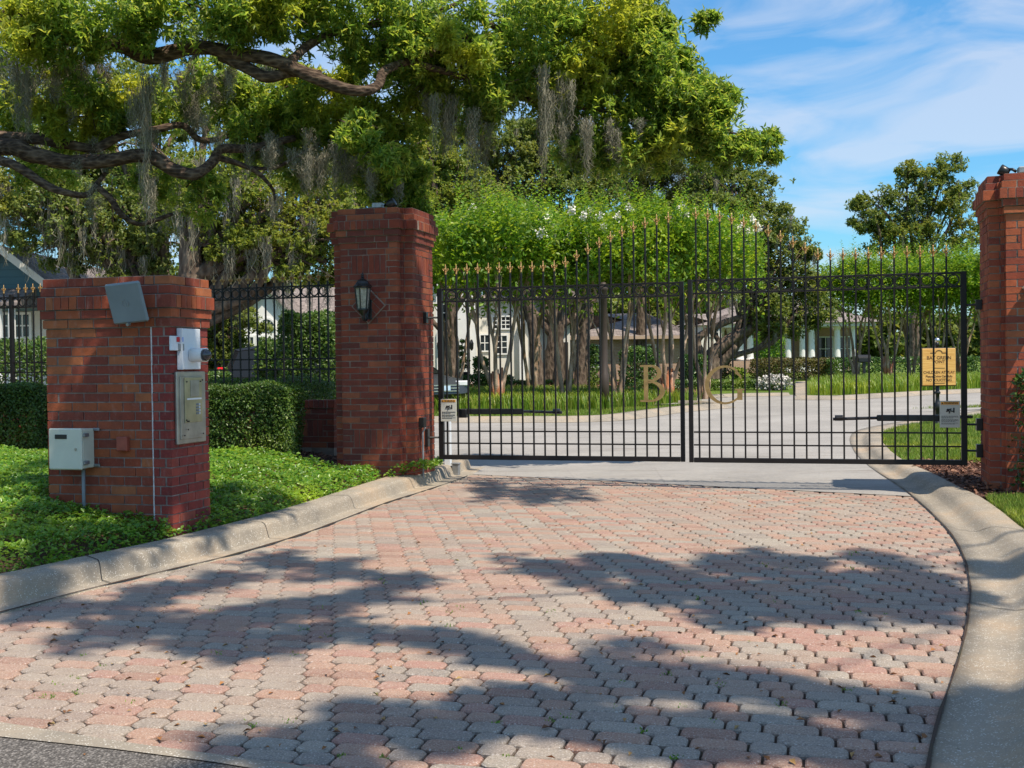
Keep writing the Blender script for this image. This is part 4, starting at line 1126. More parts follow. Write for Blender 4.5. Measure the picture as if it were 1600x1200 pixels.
leafy_box('shrub', 'large leafy bush behind the iron fence beside the tall pillar', 'bush', (at(490, 600, 17.5).x, 17.5, .1), (.45, .6, 1.98), 13000, .07, M['hedge'], roundness=.9)
leafy_box('shrub', 'lower leafy bush behind the fence in front of the black SUV', 'bush', (at(440, 600, 18.2).x, 18.2, .1), (.36, .5, 1.62), 9000, .07, M['hedge'], roundness=.9)
leafy_box('shrub', 'tall leafy bush behind the fence at the far left', 'bush', (at(30, 600, 19).x, 19, .1), (.95, .7, 1.7), 9000, .075, M['hedge'], roundness=.9)
leafy_box('shrub', 'light green bush seen between the kiosk and fence pickets', 'bush', (at(336, 600, 19).x, 19, .1), (.22, .4, 1.15), 2500, .07, M['hedge'], roundness=.9)
a = at(1632, 600, 10.9); leafy_box('shrub', 'glossy dark green shrub in front of the right pillar', 'shrub', (a.x, 10.55, .09), (.42, .42, 1.13), 9000, .05, M['shrub'], roundness=.75)

# ------------------------------------------------------------------ the big oak overhead on the left
OKROOT = E('live_oak', 'huge mossy oak reaching over the drive from the left', 'tree', (-9.5, 14.0, 0))
lm = MB()
def limb(pts, r0, r1, n=12, rough=.28, k=5):
    r0 *= .72; r1 *= .75; P3 = [at(p[0], p[1], p[2]) for p in pts]; pp = cr(P3, k); m_ = len(pp)
    lm.tube(pp, [r0+(r1-r0)*(i/(m_-1)) for i in range(m_)], n, rough=rough); return pp
T0 = Vector((-9.5, 14.0, 0)); T1 = Vector((-9.2, 13.8, 2.6))
lm.tube(cr([T0-Vector((0, 0, .3)), Vector((-9.5, 14, .6)), T1, Vector((-8.8, 13.6, 4.2)), Vector((-8.3, 13.4, 6.5))], 5), [.75, .62, .55, .5, .48, .47, .46, .45, .44, .43, .42, .4, .38, .36, .34, .32, .3, .28, .26, .24, .2][:21], 14, rough=.3)
br1 = limb([(-560, 60, 13.7), (-250, -10, 13.4), (-80, 10, 13.0), (0, 30, 12.8), (90, 55, 12.6), (180, 68, 12.5), (235, 88, 12.4), (300, 74, 12.3), (370, 84, 12.25), (430, 95, 12.2), (490, 120, 12.2), (550, 141, 12.2), (588, 136, 12.3), (602, 110, 12.5), (650, 92, 12.8), (740, 60, 13.2), (840, 50, 13.5), (950, 40, 13.8)], .16, .035)
limb([(345, 84, 12.3), (385, 105, 12.25), (420, 120, 12.25), (460, 112, 12.3), (500, 118, 12.25)], .10, .07)
limb([(455, 96, 12.2), (480, 72, 12.4), (520, 52, 12.6), (580, 40, 12.9), (680, 20, 13.2), (760, -20, 13.4)], .07, .03)
limb([(-560, 230, 13.8), (-200, 195, 13.4), (0, 213, 13.0), (60, 217, 12.9), (110, 226, 12.9), (150, 232, 12.9), (185, 214, 12.9), (240, 203, 12.9), (285, 196, 13.0), (312, 218, 13.1), (350, 215, 13.3), (420, 190, 13.6)], .11, .03)
limb([(-560, 262, 13.9), (-200, 240, 13.5), (0, 229, 12.8), (50, 241, 12.7), (110, 254, 12.7), (170, 250, 12.6), (230, 243, 12.5), (272, 266, 12.5), (305, 272, 12.5), (330, 255, 12.6), (345, 233, 12.7), (390, 232, 12.9), (460, 215, 13.2)], .15, .05)
limb([(-560, 262, 13.9), (-120, 220, 13.2), (0, 250, 12.6), (30, 262, 12.5), (70, 288, 12.5), (100, 300, 12.5), (135, 305, 12.6), (150, 288, 12.7), (165, 270, 12.8)], .09, .03)
limb([(150, 290, 12.7), (172, 310, 12.7), (190, 336, 12.7), (215, 350, 12.8), (240, 345, 12.9), (270, 334, 13)], .055, .028)
limb([(335, 245, 12.7), (370, 255, 12.8), (400, 268, 12.9), (418, 285, 12.9), (428, 300, 13), (430, 320, 13)], .05, .015)
limb([(390, 262, 12.9), (430, 262, 13), (470, 240, 13.2), (500, 225, 13.4)], .035, .012)
limb([(640, 95, 12.7), (720, 120, 13), (800, 150, 13.3), (880, 165, 13.5), (940, 172, 13.7), (990, 184, 13.8), (1060, 192, 13.9), (1130, 205, 14.0), (1200, 216, 14.0)], .055, .012)
limb([(860, 60, 13.5), (900, 110, 13.6), (930, 160, 13.7), (960, 220, 13.8)], .035, .012)
limb([(735, 18, 13.2), (770, 40, 13.3), (810, 58, 13.4), (860, 80, 13.6), (930, 95, 13.8), (1010, 120, 13.9), (1080, 150, 14)], .06, .015)
limb([(500, 225, 13.4), (520, 240, 13.5), (535, 262, 13.5), (555, 270, 13.5)], .03, .01)
oaklimbs = lm
# foliage: (px, py, radius px, depth, amount)
FB_ = [(450, 20, 50, 12.2, .8), (520, 20, 60, 12.6, 1), (560, 75, 38, 12.9, .6), (600, 30, 60, 12.8, 1), (650, 75, 50, 12.9, 1), (690, 40, 70, 13, 1.2), (720, 110, 60, 13, 1.2), (770, 150, 45, 13.1, .9), (800, 60, 80, 13.3, 1.5), (800, 120, 50, 13.3, .8),
       (860, 40, 70, 13.5, 1.2), (880, 110, 60, 13.5, 1.1), (930, 60, 80, 13.7, 1.5), (980, 20, 60, 13.8, 1.1), (1000, 90, 75, 13.9, 1.5), (1035, 40, 30, 13.9, .5), (960, 140, 60, 13.8, 1), (1040, 140, 60, 14, 1.2), (1080, 185, 55, 14, 1.2), (1030, 200, 50, 13.9, .9), (1100, 225, 40, 14, .9),
       (1130, 195, 40, 14, .8), (1150, 235, 30, 14, .6), (1185, 225, 24, 14, .4), (1204, 218, 9, 14, .1), (1210, 245, 8, 14, .08), (980, 220, 50, 13.9, .6), (920, 190, 45, 13.8, .5), (1105, 35, 15, 14, .2), (1080, 110, 40, 14, .6), (1120, 160, 30, 14, .5),
       (300, 8, 60, 12, .6), (200, 12, 60, 12, .6), (100, 20, 60, 12, .7), (30, 30, 50, 12, .6), (380, 12, 50, 12, .6), (60, 75, 40, 12, .35), (140, 62, 30, 12, .3), (360, 40, 35, 12.1, .35), (240, 35, 40, 12.2, .4),
       (140, 170, 60, 13, .9), (60, 150, 45, 13.2, .3), (180, 190, 35, 13, .6), (90, 195, 40, 13, .5), (260, 160, 55, 13.4, .5), (330, 130, 45, 13.4, .5), (380, 165, 50, 13.4, .55), (430, 160, 45, 13.5, .6), (440, 210, 60, 13.6, .7), (390, 220, 40, 13.6, .5),
       (500, 170, 50, 13.4, 1.0), (520, 215, 50, 13.6, .65), (570, 180, 40, 13.4, .55), (580, 240, 42, 13.6, .55), (610, 210, 35, 13.6, .4), (640, 260, 32, 13.7, .35), (640, 300, 28, 13.8, .5), (660, 325, 16, 13.8, .25), (480, 255, 40, 13.8, .6), (215, 160, 40, 13.5, .4),
       (20, 180, 40, 13.6, .4), (60, 270, 40, 13.4, .2), (240, 290, 40, 13.6, .3), (310, 300, 40, 13.8, .3), (640, 180, 40, 13.6, .2), (690, 165, 30, 13.6, .2), (860, 150, 30, 13.4, .4), (740, 195, 25, 13.3, .3), (600, 100, 35, 13.6, .5), (640, 140, 45, 13.5, .35), (680, 130, 40, 13.3, .35), (900, 230, 40, 14.0, .5), (940, 250, 35, 14.1, .4), (1010, 235, 35, 14.1, .4), (545, 270, 35, 13.9, .3), (600, 295, 30, 13.9, .4), (540, 130, 30, 13.8, .4), (480, 130, 30, 13.8, .4), (960, 100, 60, 14.3, .5), (600, 245, 36, 12.4, .5), (640, 280, 30, 14.3, .45), (655, 318, 20, 14.5, .3), (560, 200, 34, 12.4, .4)]
C = []
for (px, py, r, Y, am) in FB_:
    c = np.array(at(px, py, Y)); rr = r*Y/FPX; k = max(3, int(3+r/9))
    sub = blobpts(c, (rr*1.05, rr*1.4, rr*.9), k+2, 1, .3)
    for s_ in sub: C.append(blobpts(s_, rr*random.uniform(.35, .8), int(am*380/k)+2, .95, .05))
# canopy above the frame, which shades the trees and pillars below
for (x, y, z, r, n_) in ((-5.5, 11.5, 6.2, 1.5, 60), (-7.5, 13, 6.5, 1.8, 160), (-.8, 12.6, 6.3, 1.1, 35), (-4.6, 9.2, 6.0, 1.1, 50), (-6.5, 8.6, 5.6, 1.3, 60), (-.9, 6.5, 5.4, .45, 26), (-1.9, 7.1, 5.6, .4, 22), (-.4, 7.2, 5.2, .4, 20), (-1.3, 5.9, 5.5, .35, 16), (.0, 10.5, 5.7, .55, 34), (-.7, 10.9, 5.9, .5, 30), (.5, 10.9, 5.8, .4, 20)):
    sub = blobpts((x, y, z), r, 9, .6, .4)
    for s_ in sub: C.append(blobpts(s_, r*.36, n_//9+2, .6, .1))
# leaf sprays above the frame that dapple the kiosk and the tall pillar
rd = random.Random(5)
for (org, wd, z0_, z1_, dz, k_) in ((Vector((K0.x, K0.y, 0))-e1*KW, KW+.25,   .3, 2.0, 5.4, 28), (gf(PL_S-.5, PL_T-.5), 1.25, .5, 3.1, 5.6, 36)):
    for _ in range(k_):
        f_ = org+e1*rd.uniform(0, wd)+Vector((0, 0, rd.uniform(z0_, z1_))); c = f_+Vector((SUNX, SUNY, 1))*(dz+rd.uniform(-.4, .8))
        a_ = rd.uniform(.07, .14)
        for q in range(4): C.append(blobpts((c.x+(q-1.5)*a_*1.5, c.y, c.z+(q-1.5)*a_*1.6), a_, 7, .8, .1))
C = np.concatenate(C)
P, D, Nn, L_, W_ = rosettes(C, 9, .092, .029, up=.3)
O('crown', to_local(leaf_mesh('crown', P, D, Nn, L_, W_), OKROOT), M['oakleaf'], OKROOT)
# twigs linking the clumps
tw = MB()
for (px, py, r, Y, am) in FB_:
    c = at(px, py, Y); rr = r*Y/FPX
    for _ in range(int(4+am*5)):
        q1 = c+Vector((random.uniform(-1, 1)*rr, random.uniform(-1, 1)*rr, random.uniform(-.8, .8)*rr)); q0 = c+Vector((random.uniform(-.5, .2)*rr, random.uniform(-.3, .3)*rr, random.uniform(-.2, .4)*rr))
        tw.tube([q0, q0.lerp(q1, .5)+Vector((0, 0, .04)), q1], [.010, .007, .003], 4)
oaklimbs.add(tw.v, tw.f)
O('trunk', oaklimbs, M['bark'], OKROOT, world=True, smooth=True)
# Spanish moss hanging from the limbs: (px, py top, length px, clusters)
MS = [(20, 60, 110, 5), (45, 75, 100, 5), (80, 90, 90, 6), (110, 90, 80, 6), (140, 95, 80, 5), (10, 110, 90, 4), (60, 120, 80, 5), (100, 130, 60, 5), (130, 110, 60, 4), (155, 100, 60, 3), (208, 130, 230, 3), (212, 160, 130, 2), (240, 105, 80, 4), (225, 150, 80, 3), (250, 140, 70, 3),
      (285, 110, 80, 5), (300, 130, 60, 4), (315, 170, 80, 4), (322, 195, 70, 3), (350, 110, 60, 4), (345, 130, 50, 3), (400, 230, 60, 3), (430, 215, 60, 4), (440, 240, 50, 3), (410, 60, 50, 2), (465, 5, 45, 2), (470, 10, 40, 2),
      (500, 225, 60, 3), (520, 235, 70, 4), (545, 250, 60, 4), (560, 260, 50, 3), (600, 270, 50, 3), (490, 240, 70, 3), (680, 130, 90, 4), (700, 150, 100, 4), (715, 165, 80, 4), (745, 180, 100, 4), (738, 200, 110, 3), (690, 170, 60, 3), (760, 160, 60, 2), (660, 140, 60, 2), (870, 110, 150, 4), (882, 150, 120, 3), (900, 130, 110, 3), (908, 190, 90, 3), (862, 180, 90, 3), (935, 190, 80, 3), (960, 190, 60, 3), (990, 200, 50, 2), (225, 240, 110, 2), (150, 230, 40, 2), (215, 270, 90, 2), (145, 300, 40, 2), (165, 305, 30, 2), (125, 250, 30, 1), (428, 300, 30, 1), (450, 250, 50, 2), (480, 220, 50, 2), (30, 150, 60, 3), (170, 150, 50, 2), (340, 220, 40, 2), (255, 200, 40, 2)]
tops = []; lens = []
for (px, py, ln, k) in MS:
    for _ in range(k):
        Y = random.uniform(12.3, 13.4)
        if px > 640: Y += .5
        tops.append(np.array(at(px+random.uniform(-24, 24), py+random.uniform(-18, 14), Y))); lens.append(ln*Y/FPX*random.uniform(.4, 1.25))
O('moss', to_local(moss_mesh('moss', tops, lens, per=50, wid=.09, thick=.0026, k=12), OKROOT), M['moss'], OKROOT)

# second oak behind the photographer on the right: its canopy throws the broken shade on the drive
def shade_pt(px, py, h):
    g = gp(px, py); return np.array([g.x+SUNX*h, g.y+SUNY*h, h])
SH = [(1000, 925, 60, 170), (1080, 920, 60, 190), (1160, 925, 60, 190), (1250, 930, 60, 190), (1340, 935, 60, 190), (1430, 930, 60, 170), (1130, 965, 50, 120), (1300, 965, 50, 120), (1220, 875, 50, 120), (1380, 880, 50, 120), (1000, 1010, 40, 60), (40, 925, 50, 120), (130, 900, 50, 120), (220, 870, 50, 100), (330, 850, 40, 80), (30, 960, 50, 90), (110, 950, 50, 100), (420, 820, 30, 50), (190, 955, 50, 100), (830, 880, 25, 60), (900, 895, 60, 150), (980, 880, 70, 200), (1060, 900, 80, 260), (1150, 885, 80, 240), (1240, 900, 80, 260), (1330, 905, 80, 260), (1420, 900, 70, 220), (1480, 930, 60, 180), (1130, 945, 60, 160), (1220, 955, 60, 160), (1400, 955, 60, 140), (1560, 890, 60, 120),
      (200, 985, 60, 160), (300, 975, 80, 240), (400, 960, 90, 260), (500, 950, 90, 200), (590, 930, 70, 130), (330, 1010, 70, 190), (430, 1000, 70, 190), (520, 985, 60, 120), (420, 880, 60, 130), (520, 890, 60, 120), (620, 905, 50, 80), (250, 930, 60, 120), (350, 905, 60, 120), (120, 1000, 40, 60),
      (700, 1010, 60, 120), (620, 990, 60, 110), (800, 1030, 70, 170), (900, 1045, 80, 220), (1000, 1060, 80, 260), (1100, 1060, 90, 280), (1200, 1075, 90, 280), (1300, 1090, 90, 260), (1400, 1110, 80, 240), (560, 1110, 70, 200), (660, 1140, 90, 280), (780, 1110, 90, 260), (880, 1120, 90, 280), (1000, 1150, 90, 280), (1120, 1150, 90, 280), (1250, 1160, 90, 280), (1380, 1180, 90, 260), (500, 1160, 70, 180), (1500, 1130, 60, 180), (1570, 1100, 60, 180), (1560, 1180, 80, 200), (480, 1195, 60, 160), (380, 1180, 30, 50),
      (760, 765, 40, 60), (820, 770, 40, 60), (880, 768, 30, 40), (160, 845, 50, 110), (80, 860, 50, 110), (20, 900, 50, 110), (100, 890, 50, 110), (240, 850, 50, 100), (330, 825, 40, 80), (60, 800, 40, 50), (500, 745, 40, 40), (420, 700, 40, 30), (560, 700, 40, 30)]
O2 = E('shade_oak', 'spreading oak on the right whose canopy shades the paved drive', 'tree', (11.5, 3.0, 0))
lm = MB(); lm.tube(cr([(11.5, 3, -.3), (11.4, 3, 1.5), (11.0, 3, 6), (10.2, 3, 9.5)], 5), [.6, .5, .48, .46, .44, .43, .42, .4, .38, .36, .34, .33, .32, .3, .28, .26][:16], 12, rough=.3)
C = []
for (px, py, r, n_) in SH:
    h = random.uniform(6.5, 12.5); c = shade_pt(px, py, h); g = gp(px, py); rr = r/FPX*g.y*1.0
    rx = max(.18, rr); ry = max(.25, 19*g.y*g.y/2394)
    k = 8; sub = blobpts(c, (rx*.8, ry*.8, .3), k, 1, .1)
    nn = int(n_*max(.8, g.y/5.5)*.62*(ry/.3)**.7*(1.7 if py > 1050 else 1.45 if 870 < py < 960 and px > 780 else 1))
    for s_ in sub: C.append(blobpts(s_, (max(.16, rr*.5), max(.18, ry*.5), .2), nn//k+2, .8, .05))
    if (px, py) in ((500, 950), (1200, 1075), (1330, 905)):
        lm.tube(cr([(10.3, 3, 9.2), ((10.3+c[0])/2, (3+c[1])/2+random.uniform(-.6, .6), 10.6), tuple(c)], 4), [.10, .08, .06, .045, .035, .025, .02, .015, .01][:9], 5)
C = np.concatenate(C); P, D, Nn, L_, W_ = rosettes(C, 8, .10, .042, up=.5)
O('trunk', lm, M['bark'], O2, world=True, smooth=True); O('crown', to_local(leaf_mesh('crown', P, D, Nn, L_, W_), O2), M['oakleaf'], O2)

# ------------------------------------------------------------------ crape myrtles
def crape(seed, white=.15, peel=False):
    global rng
    rs_ = random.Random(seed); rng = np.random.default_rng(seed)
    root = E('crape_myrtle', 'crape myrtle', 'tree', (0, 0, 0), 0)
    mb = MB(); ends = []
    for k in range(4):
        a = 2*math.pi*k/4+rs_.uniform(-.3, .3); r1 = rs_.uniform(.25, .5); r2 = rs_.uniform(.7, 1.25)
        p = [Vector((.10*math.cos(a), .10*math.sin(a), -.1)), Vector((.16*math.cos(a), .16*math.sin(a), .5)), Vector((r1*math.cos(a), r1*math.sin(a), 1.4+rs_.uniform(-.2, .3))), Vector((r1*1.5*math.cos(a+.25), r1*1.5*math.sin(a+.25), 2.4)), Vector((r2*math.cos(a), r2*math.sin(a), 3.9))]
        pp = cr(p, 4); r0 = rs_.uniform(.065, .095)
        mb.tube(pp, [r0*(1-.62*i/len(pp)) for i in range(len(pp))], 8, rough=.18); ends.append(pp)
        for _ in range(3):
            q0 = pp[rs_.randint(9, len(pp)-2)]; aa = a+rs_.uniform(-1.2, 1.2); q2 = q0+Vector((math.cos(aa)*rs_.uniform(.3, .9), math.sin(aa)*rs_.uniform(.3, .9), rs_.uniform(1.0, 1.9)))
            mb.tube(cr([q0, q0.lerp(q2, .45)+Vector((0, 0, .15)), q2], 4), [.028, .026, .024, .022, .020, .018, .015, .012, .010][:9], 6)
    O('trunk', mb, M['crbark'], root, smooth=True)
    if peel:
        q = MB()
        for j in range(9):
            a = j*.7; q.tube([(.13*math.cos(a), .13*math.sin(a), .0), (.15*math.cos(a), .15*math.sin(a), .3), (.20*math.cos(a), .20*math.sin(a), .6+.05*j)], [.07, .065, .035], 6, rough=.3)
        O('peeling_bark', q, M['crbark2'], root, smooth=True)
    ns = 380; th = rng.uniform(0, 2*math.pi, ns); rad = (1.75+.35*np.sin(th*3+seed))*np.sqrt(rng.random(ns)); z0 = 3.5+.4*rng.random(ns)+(rng.random(ns)**1.2)*1.2*(1-(rad/2.6)**2)+.25*np.sin(th*2+seed)
    B_ = np.c_[rad*np.cos(th), rad*np.sin(th), z0]; dr_ = norm(np.c_[np.cos(th)*rad*.22, np.sin(th)*rad*.22, np.ones(ns)]+rng.normal(0, .16, (ns, 3)))
    Ls = rng.uniform(.55, 1.1, ns)+.9*(rng.random(ns) > .72)*rng.random(ns); kk = 22; u = np.linspace(.05, 1, kk)
    P = B_[:, None]+dr_[:, None]*(Ls[:, None, None]*u[None, :, None]); an = np.arange(kk)[None]*2.4+rng.uniform(0, 6, (ns, 1))
    sd = np.stack([np.cos(an), np.sin(an), .45*np.ones_like(an)], 2); sz = (.20*(1.05-.72*u))[None, :]*rng.uniform(.8, 1.2, (ns, kk))
    P = P.reshape(-1, 3); D = norm(sd.reshape(-1, 3)); L_ = sz.reshape(-1)
    # inner filling leaves
    nf = 4600; th = rng.uniform(0, 2*math.pi, nf); rad = 1.9*np.sqrt(rng.random(nf)); zf = np.where(rng.random(nf) < .05, rng.uniform(2.6, 3.4, nf), rng.uniform(3.35, 4.9, nf))+.22*np.sin(th*3+seed)
    P2 = np.c_[rad*np.cos(th), rad*np.sin(th), zf]; D2 = rdir(nf)
    P = np.r_[P, P2]; D = np.r_[D, D2]; L_ = np.r_[L_, rng.uniform(.12, .20, nf)]
    O('crown', leaf_mesh('crown', P, D, norm(rdir(len(P))*.8+np.array([.1, -.2, .8])), L_, L_*.5, .2, .45), M['crape'], root)
    if white > 0:
        nb = int(26*white); C = B_[rng.choice(ns, nb)]+np.array([0, 0, .7]); C[:, 1] -= .3
        Cc = np.concatenate([blobpts(c, .13, 40, 1.1, .1) for c in C]); O('blossom', leaf_mesh('blossom', Cc, rdir(len(Cc)), rdir(len(Cc)), .07, .07), M['bloom'], root)
    return root
cr0 = crape(11, .25, True); cr1 = crape(23, 1.1); cr2 = crape(37, 0)
G1 = 'crape myrtles in the bed left of the inner street'; G2 = 'crape myrtles in the bed right of the inner street'
lst = [(cr0, 776, 33.5, 1.0, 0, 'crape myrtle with orange peeling base nearest the tall left pillar', G1), (cr1, 884, 34.5, .98, 40, 'crape myrtle with dark forked trunk behind the middle of the left gate leaf', G1),
       (cr1, 965, 34.0, .96, 200, 'white-flowering crape myrtle beside the grey lamp post', G1), (cr0, 1042, 34.5, 1.0, 150, 'crape myrtle with reddish peeling base behind the letter B', G1),
       (cr1, 1100, 36.0, .97, 100, 'crape myrtle behind the meeting stiles of the gate', G1), (cr2, 712, 37.5, .98, 70, 'crape myrtle just right of the tall pillar, in front of the white house', G1), (cr2, 830, 39.5, 1.05, 310, 'crape myrtle set back in front of the white garage wall', G1),
       (cr2, 1337, 58, 1.02, 20, 'crape myrtle at the left end of the right bed', G2), (cr0, 1388, 57, 1.0, 250, 'crape myrtle second from the left in the right bed', G2), (cr2, 1425, 60, 1.05, 120, 'crape myrtle left of the golden sign', G2), (cr2, 1462, 57, 1.03, 80, 'crape myrtle straight behind the golden sign', G2),
       (cr0, 1502, 60, 1.02, 33, 'crape myrtle between the golden sign and the right pillar', G2), (cr2, 1545, 56, 1.04, 190, 'crape myrtle partly behind the right pillar', G2)]
seen = set()
for (src, px, Y, sc, rz, lb, gr) in lst:
    g = gx(px, Y)
    scz = (sc*1.04, sc*1.04, sc*1.10) if gr == G1 else (sc*1.14, sc*1.14, sc*1.09)
    if src not in seen:
        seen.add(src); src.location = g; src.rotation_euler = (0, 0, R_(rz)); src.scale = scz; src['label'] = lb; src['group'] = gr
    else: dup(src, g, R_(rz), lb, gr, scz)
rng = np.random.default_rng(99)

# ------------------------------------------------------------------ ornamental grass beds
def liriope(name, poly, n, h, label):
    xs = [p[0] for p in poly]; ys = [p[1] for p in poly]; pts = []
    while len(pts) < n:
        x = random.uniform(min(xs), max(xs)); y = random.uniform(min(ys), max(ys))
        if inpoly(x, y, poly): pts.append((x, y, hz(y)))
    B_ = np.array(pts); k = 4; u = np.linspace(0, 1, k)
    th = rng.uniform(0, 2*math.pi, n); out_ = np.c_[np.cos(th), np.sin(th), np.zeros(n)]; L_ = h*rng.uniform(.65, 1.2, n)
    ctr = B_[:, None]+out_[:, None]*(L_[:, None, None]*(.12+.5*u**2)[None, :, None]*rng.uniform(.3, 1.1, (n, 1, 1))); ctr[:, :, 2] += L_[:, None]*(u-.32*u**2.4)[None]*1.25
    sd = np.c_[-np.sin(th), np.cos(th), np.zeros(n)][:, None]; wd = (.018*(1-.85*u))[None, :, None]
    v = np.empty((n, k, 2, 3)); v[:, :, 0] = ctr-sd*wd; v[:, :, 1] = ctr+sd*wd
    return O(name, quads_mesh(name, v.reshape(n, 2*k, 3), k), M['liri'], kind='stuff', label=label)
Lb = [gp(x, y) for x, y in ((560, 641), (720, 642), (860, 641.5), (950, 638), (1020, 633), (1085, 628), (1095, 628), (1060, 623.5), (990, 619), (900, 618), (720, 618), (560, 619))]
liriope('border_grass', [(p.x, p.y) for p in Lb], 17000, .43, 'long-bladed border grass in the bed left of the inner street')
ls = [gp(x, y) for x, y in ((600, 655), (720, 656), (860, 655.5), (930, 654.5), (990, 649), (1060, 641), (1110, 636), (1110, 632), (1020, 635), (950, 641), (860, 644), (600, 644))]
turf('lawn_grass', [(p.x, p.y) for p in ls], 9000, .12, lambda x, y: hz(y)-.03, 'mown grass strip between the border grass and the far kerb')
Rb = [gp(x, y) for x, y in ((1268, 618), (1340, 617), (1430, 612), (1540, 606), (1640, 601), (1640, 592), (1500, 594), (1400, 597), (1320, 598), (1270, 601))]
liriope('border_grass', [(p.x, p.y) for p in Rb], 10000, .45, 'long-bladed border grass in the bed right of the inner street')
mq = [gp(x, y) for x, y in ((690, 617), (900, 616), (1090, 616), (1085, 601), (900, 596), (690, 597))]
chips('mulch', [(p.x, p.y) for p in mq], 9000, lambda x, y: hz(y)+.0, .22, 'red-brown mulch under the crape myrtles')

# ------------------------------------------------------------------ sign on post
g = gx(1467, 21.5, .07); r = E('golden_sign', 'golden wooden sign on a black post behind the right gate leaf', 'sign', g, 0)
zc = at(1466, 573.5, 21.5).z-g.z
mb = MB(); mb.cbox((0, .03, zc), (.66, .03, .72), .006); O('backing', mb, M['darktrim'], r)
mb = MB(); mb.cbox((0, 0, zc), (.625, .024, .69), .008); O('panel', mb, M['wood'], r)
for txt, z, sz in (('BAY GREEN', .17, .088), ('POINT', .095, .075), ('CHILDREN AT PLAY', -.10, .066), ('Please Drive Carefully', -.175, .056), ('NO SOLICITING', -.245, .066)):
    me = text_mesh(txt, sz, bold=.0012, ext=.001); o = O('lettering', me, M['brownink'], r); o.location = (0, -.0135, zc+z)
mb = MB(); arcp = [(.06*math.cos(a), -.0135, zc+.265+.05*math.sin(a)) for a in [math.pi*i/8 for i in range(9)]]; mb.tube(arcp, .007, 5)
mb.box((-.11, -.0135, zc+.262), (.10, .004, .016)); mb.box((.11, -.0135, zc+.262), (.10, .004, .016)); mb.box((0, -.0135, zc-.02), (.22, .004, .008)); mb.box((0, -.0135, zc-.30), (.22, .004, .010)); O('emblem', mb, M['brownink'], r)
mb = MB(); mb.lathe((0, .075, 0), [(.07, -.1), (.07, .02), (.045, .04), (.045, .30), (.06, .32), (.06, .42), (.045, .44), (.036, .5), (.036, .60), (.055, .615), (.055, .64), (.036, .66), (.033, zc+.40), (.048, zc+.41), (.03, zc+.44), (.033, zc+.46)], 12); O('post', mb, M['black'], r, smooth=True)
mb = MB(); mb.lathe((0, .075, zc+.50), [(.005, -.05), (.035, -.035), (.048, 0), (.035, .035), (.005, .05)], 12); O('ball', mb, M['chrome'], r, smooth=True)

# lamp post, mailbox, topiary, stones
g = gx(944.5, 31.5); r = E('lamp_post', 'slim dark grey post standing in the border grass left of the letter B', 'post', g)
ztop = at(944, 441, 31.5).z-g.z
mb = MB(); mb.lathe((0, 0, 0), [(.13, -.1), (.13, .9), (.10, .95), (.095, ztop-.25), (.13, ztop-.22), (.13, ztop-.15), (.06, ztop)], 12); O('post', mb, M['darktrim'], r, smooth=True)
g = gx(1350, 50); r = E('mailbox', 'small dark mailbox on a post in front of the right crape myrtles', 'mailbox', g)
mb = MB(); mb.cbox((0, 0, .45), (.12, .12, .95), .01); O('post', mb, M['black'], r)
mb = MB(); mb.cbox((0, 0, 1.0), (.55, .25, .22), .03); mb.tube([(-.27, 0, 1.1), (.27, 0, 1.1)], .12, 10); O('box', mb, M['black'], r)
g = gx(723, 51, .15); r = E('potted_topiary', 'spiral topiary in a dark pot beside the white house door', 'topiary', g)
mb = MB(); mb.lathe((0, 0, 0), [(.18, 0), (.30, .45), (.33, .5), (.30, .52)], 12); O('pot', mb, M['pot'], r)
C = np.concatenate([blobpts((.0+.08*math.sin(k*1.6), 0, .75+.28*k), .30-.05*k, 260, .55, .5) for k in range(5)]); O('foliage', leaf_mesh('foliage', C, rdir(len(C)), rdir(len(C)), .09, .05), M['shrub'], r)
mb = MB(); mb.tube([(0, 0, .5), (0, 0, 1.9)], .025, 6); O('stem', mb, M['bark2'], r)
g = gx(1209, 44, 0); r = E('flower_mound', 'low mound of small white blooms on the far lawn right of the letter G', 'flower bed', g)
C = blobpts((0, 0, .22), (.62, .5, .30), 900, 1, .8); C[:, 2] = np.abs(C[:, 2]); O('blooms', leaf_mesh('blooms', C, rdir(len(C)), rdir(len(C)), .10, .09), M['rock'], r)
C = blobpts((0, 0, .2), (.58, .46, .24), 500, 1, .6); C[:, 2] = np.abs(C[:, 2]); O('foliage', leaf_mesh('foliage', C, rdir(len(C)), rdir(len(C)), .12, .05), M['hedge'], r)

# ------------------------------------------------------------------ far hedges and bushes
def fhedge(label, px0, px1, Y, ytop, depth, n, Ln, mat, rnd=.3, name='hedge', z0=0):
    a = at(px0, 570, Y); b_ = at(px1, 570, Y); zt = at((px0+px1)/2, ytop, Y).z
    return leafy_box(name, label, name if name != 'shrub' else 'bush', ((a.x+b_.x)/2, Y+depth/2, hz(Y)), ((b_.x-a.x)/2, depth/2, zt-hz(Y)), n, Ln, mat, 0, None, rnd, stems=False)
fhedge('long clipped reddish hedge on the far lawn right of the letter G', 1185, 1306, 56, 561, 2.5, 8000, .12, M['redhedge'], .3)
fhedge('rounded end of hedge at the right of the long reddish hedge', 1296, 1314, 55.5, 563, 2.0, 1400, .12, M['hedge'], .6)
fhedge('round bright green bush in front of the white columns', 1190, 1229, 62, 519, 2, 3500, .16, M['cover'], .95, 'shrub')
fhedge('dark rounded bush left of the letter B', 975, 1032, 47, 545, 2.4, 4000, .13, M['shrub'], .8, 'shrub')
fhedge('dark rounded bush behind the meeting stiles of the gate', 1072, 1112, 46, 557, 2.2, 3500, .13, M['shrub'], .8, 'shrub')
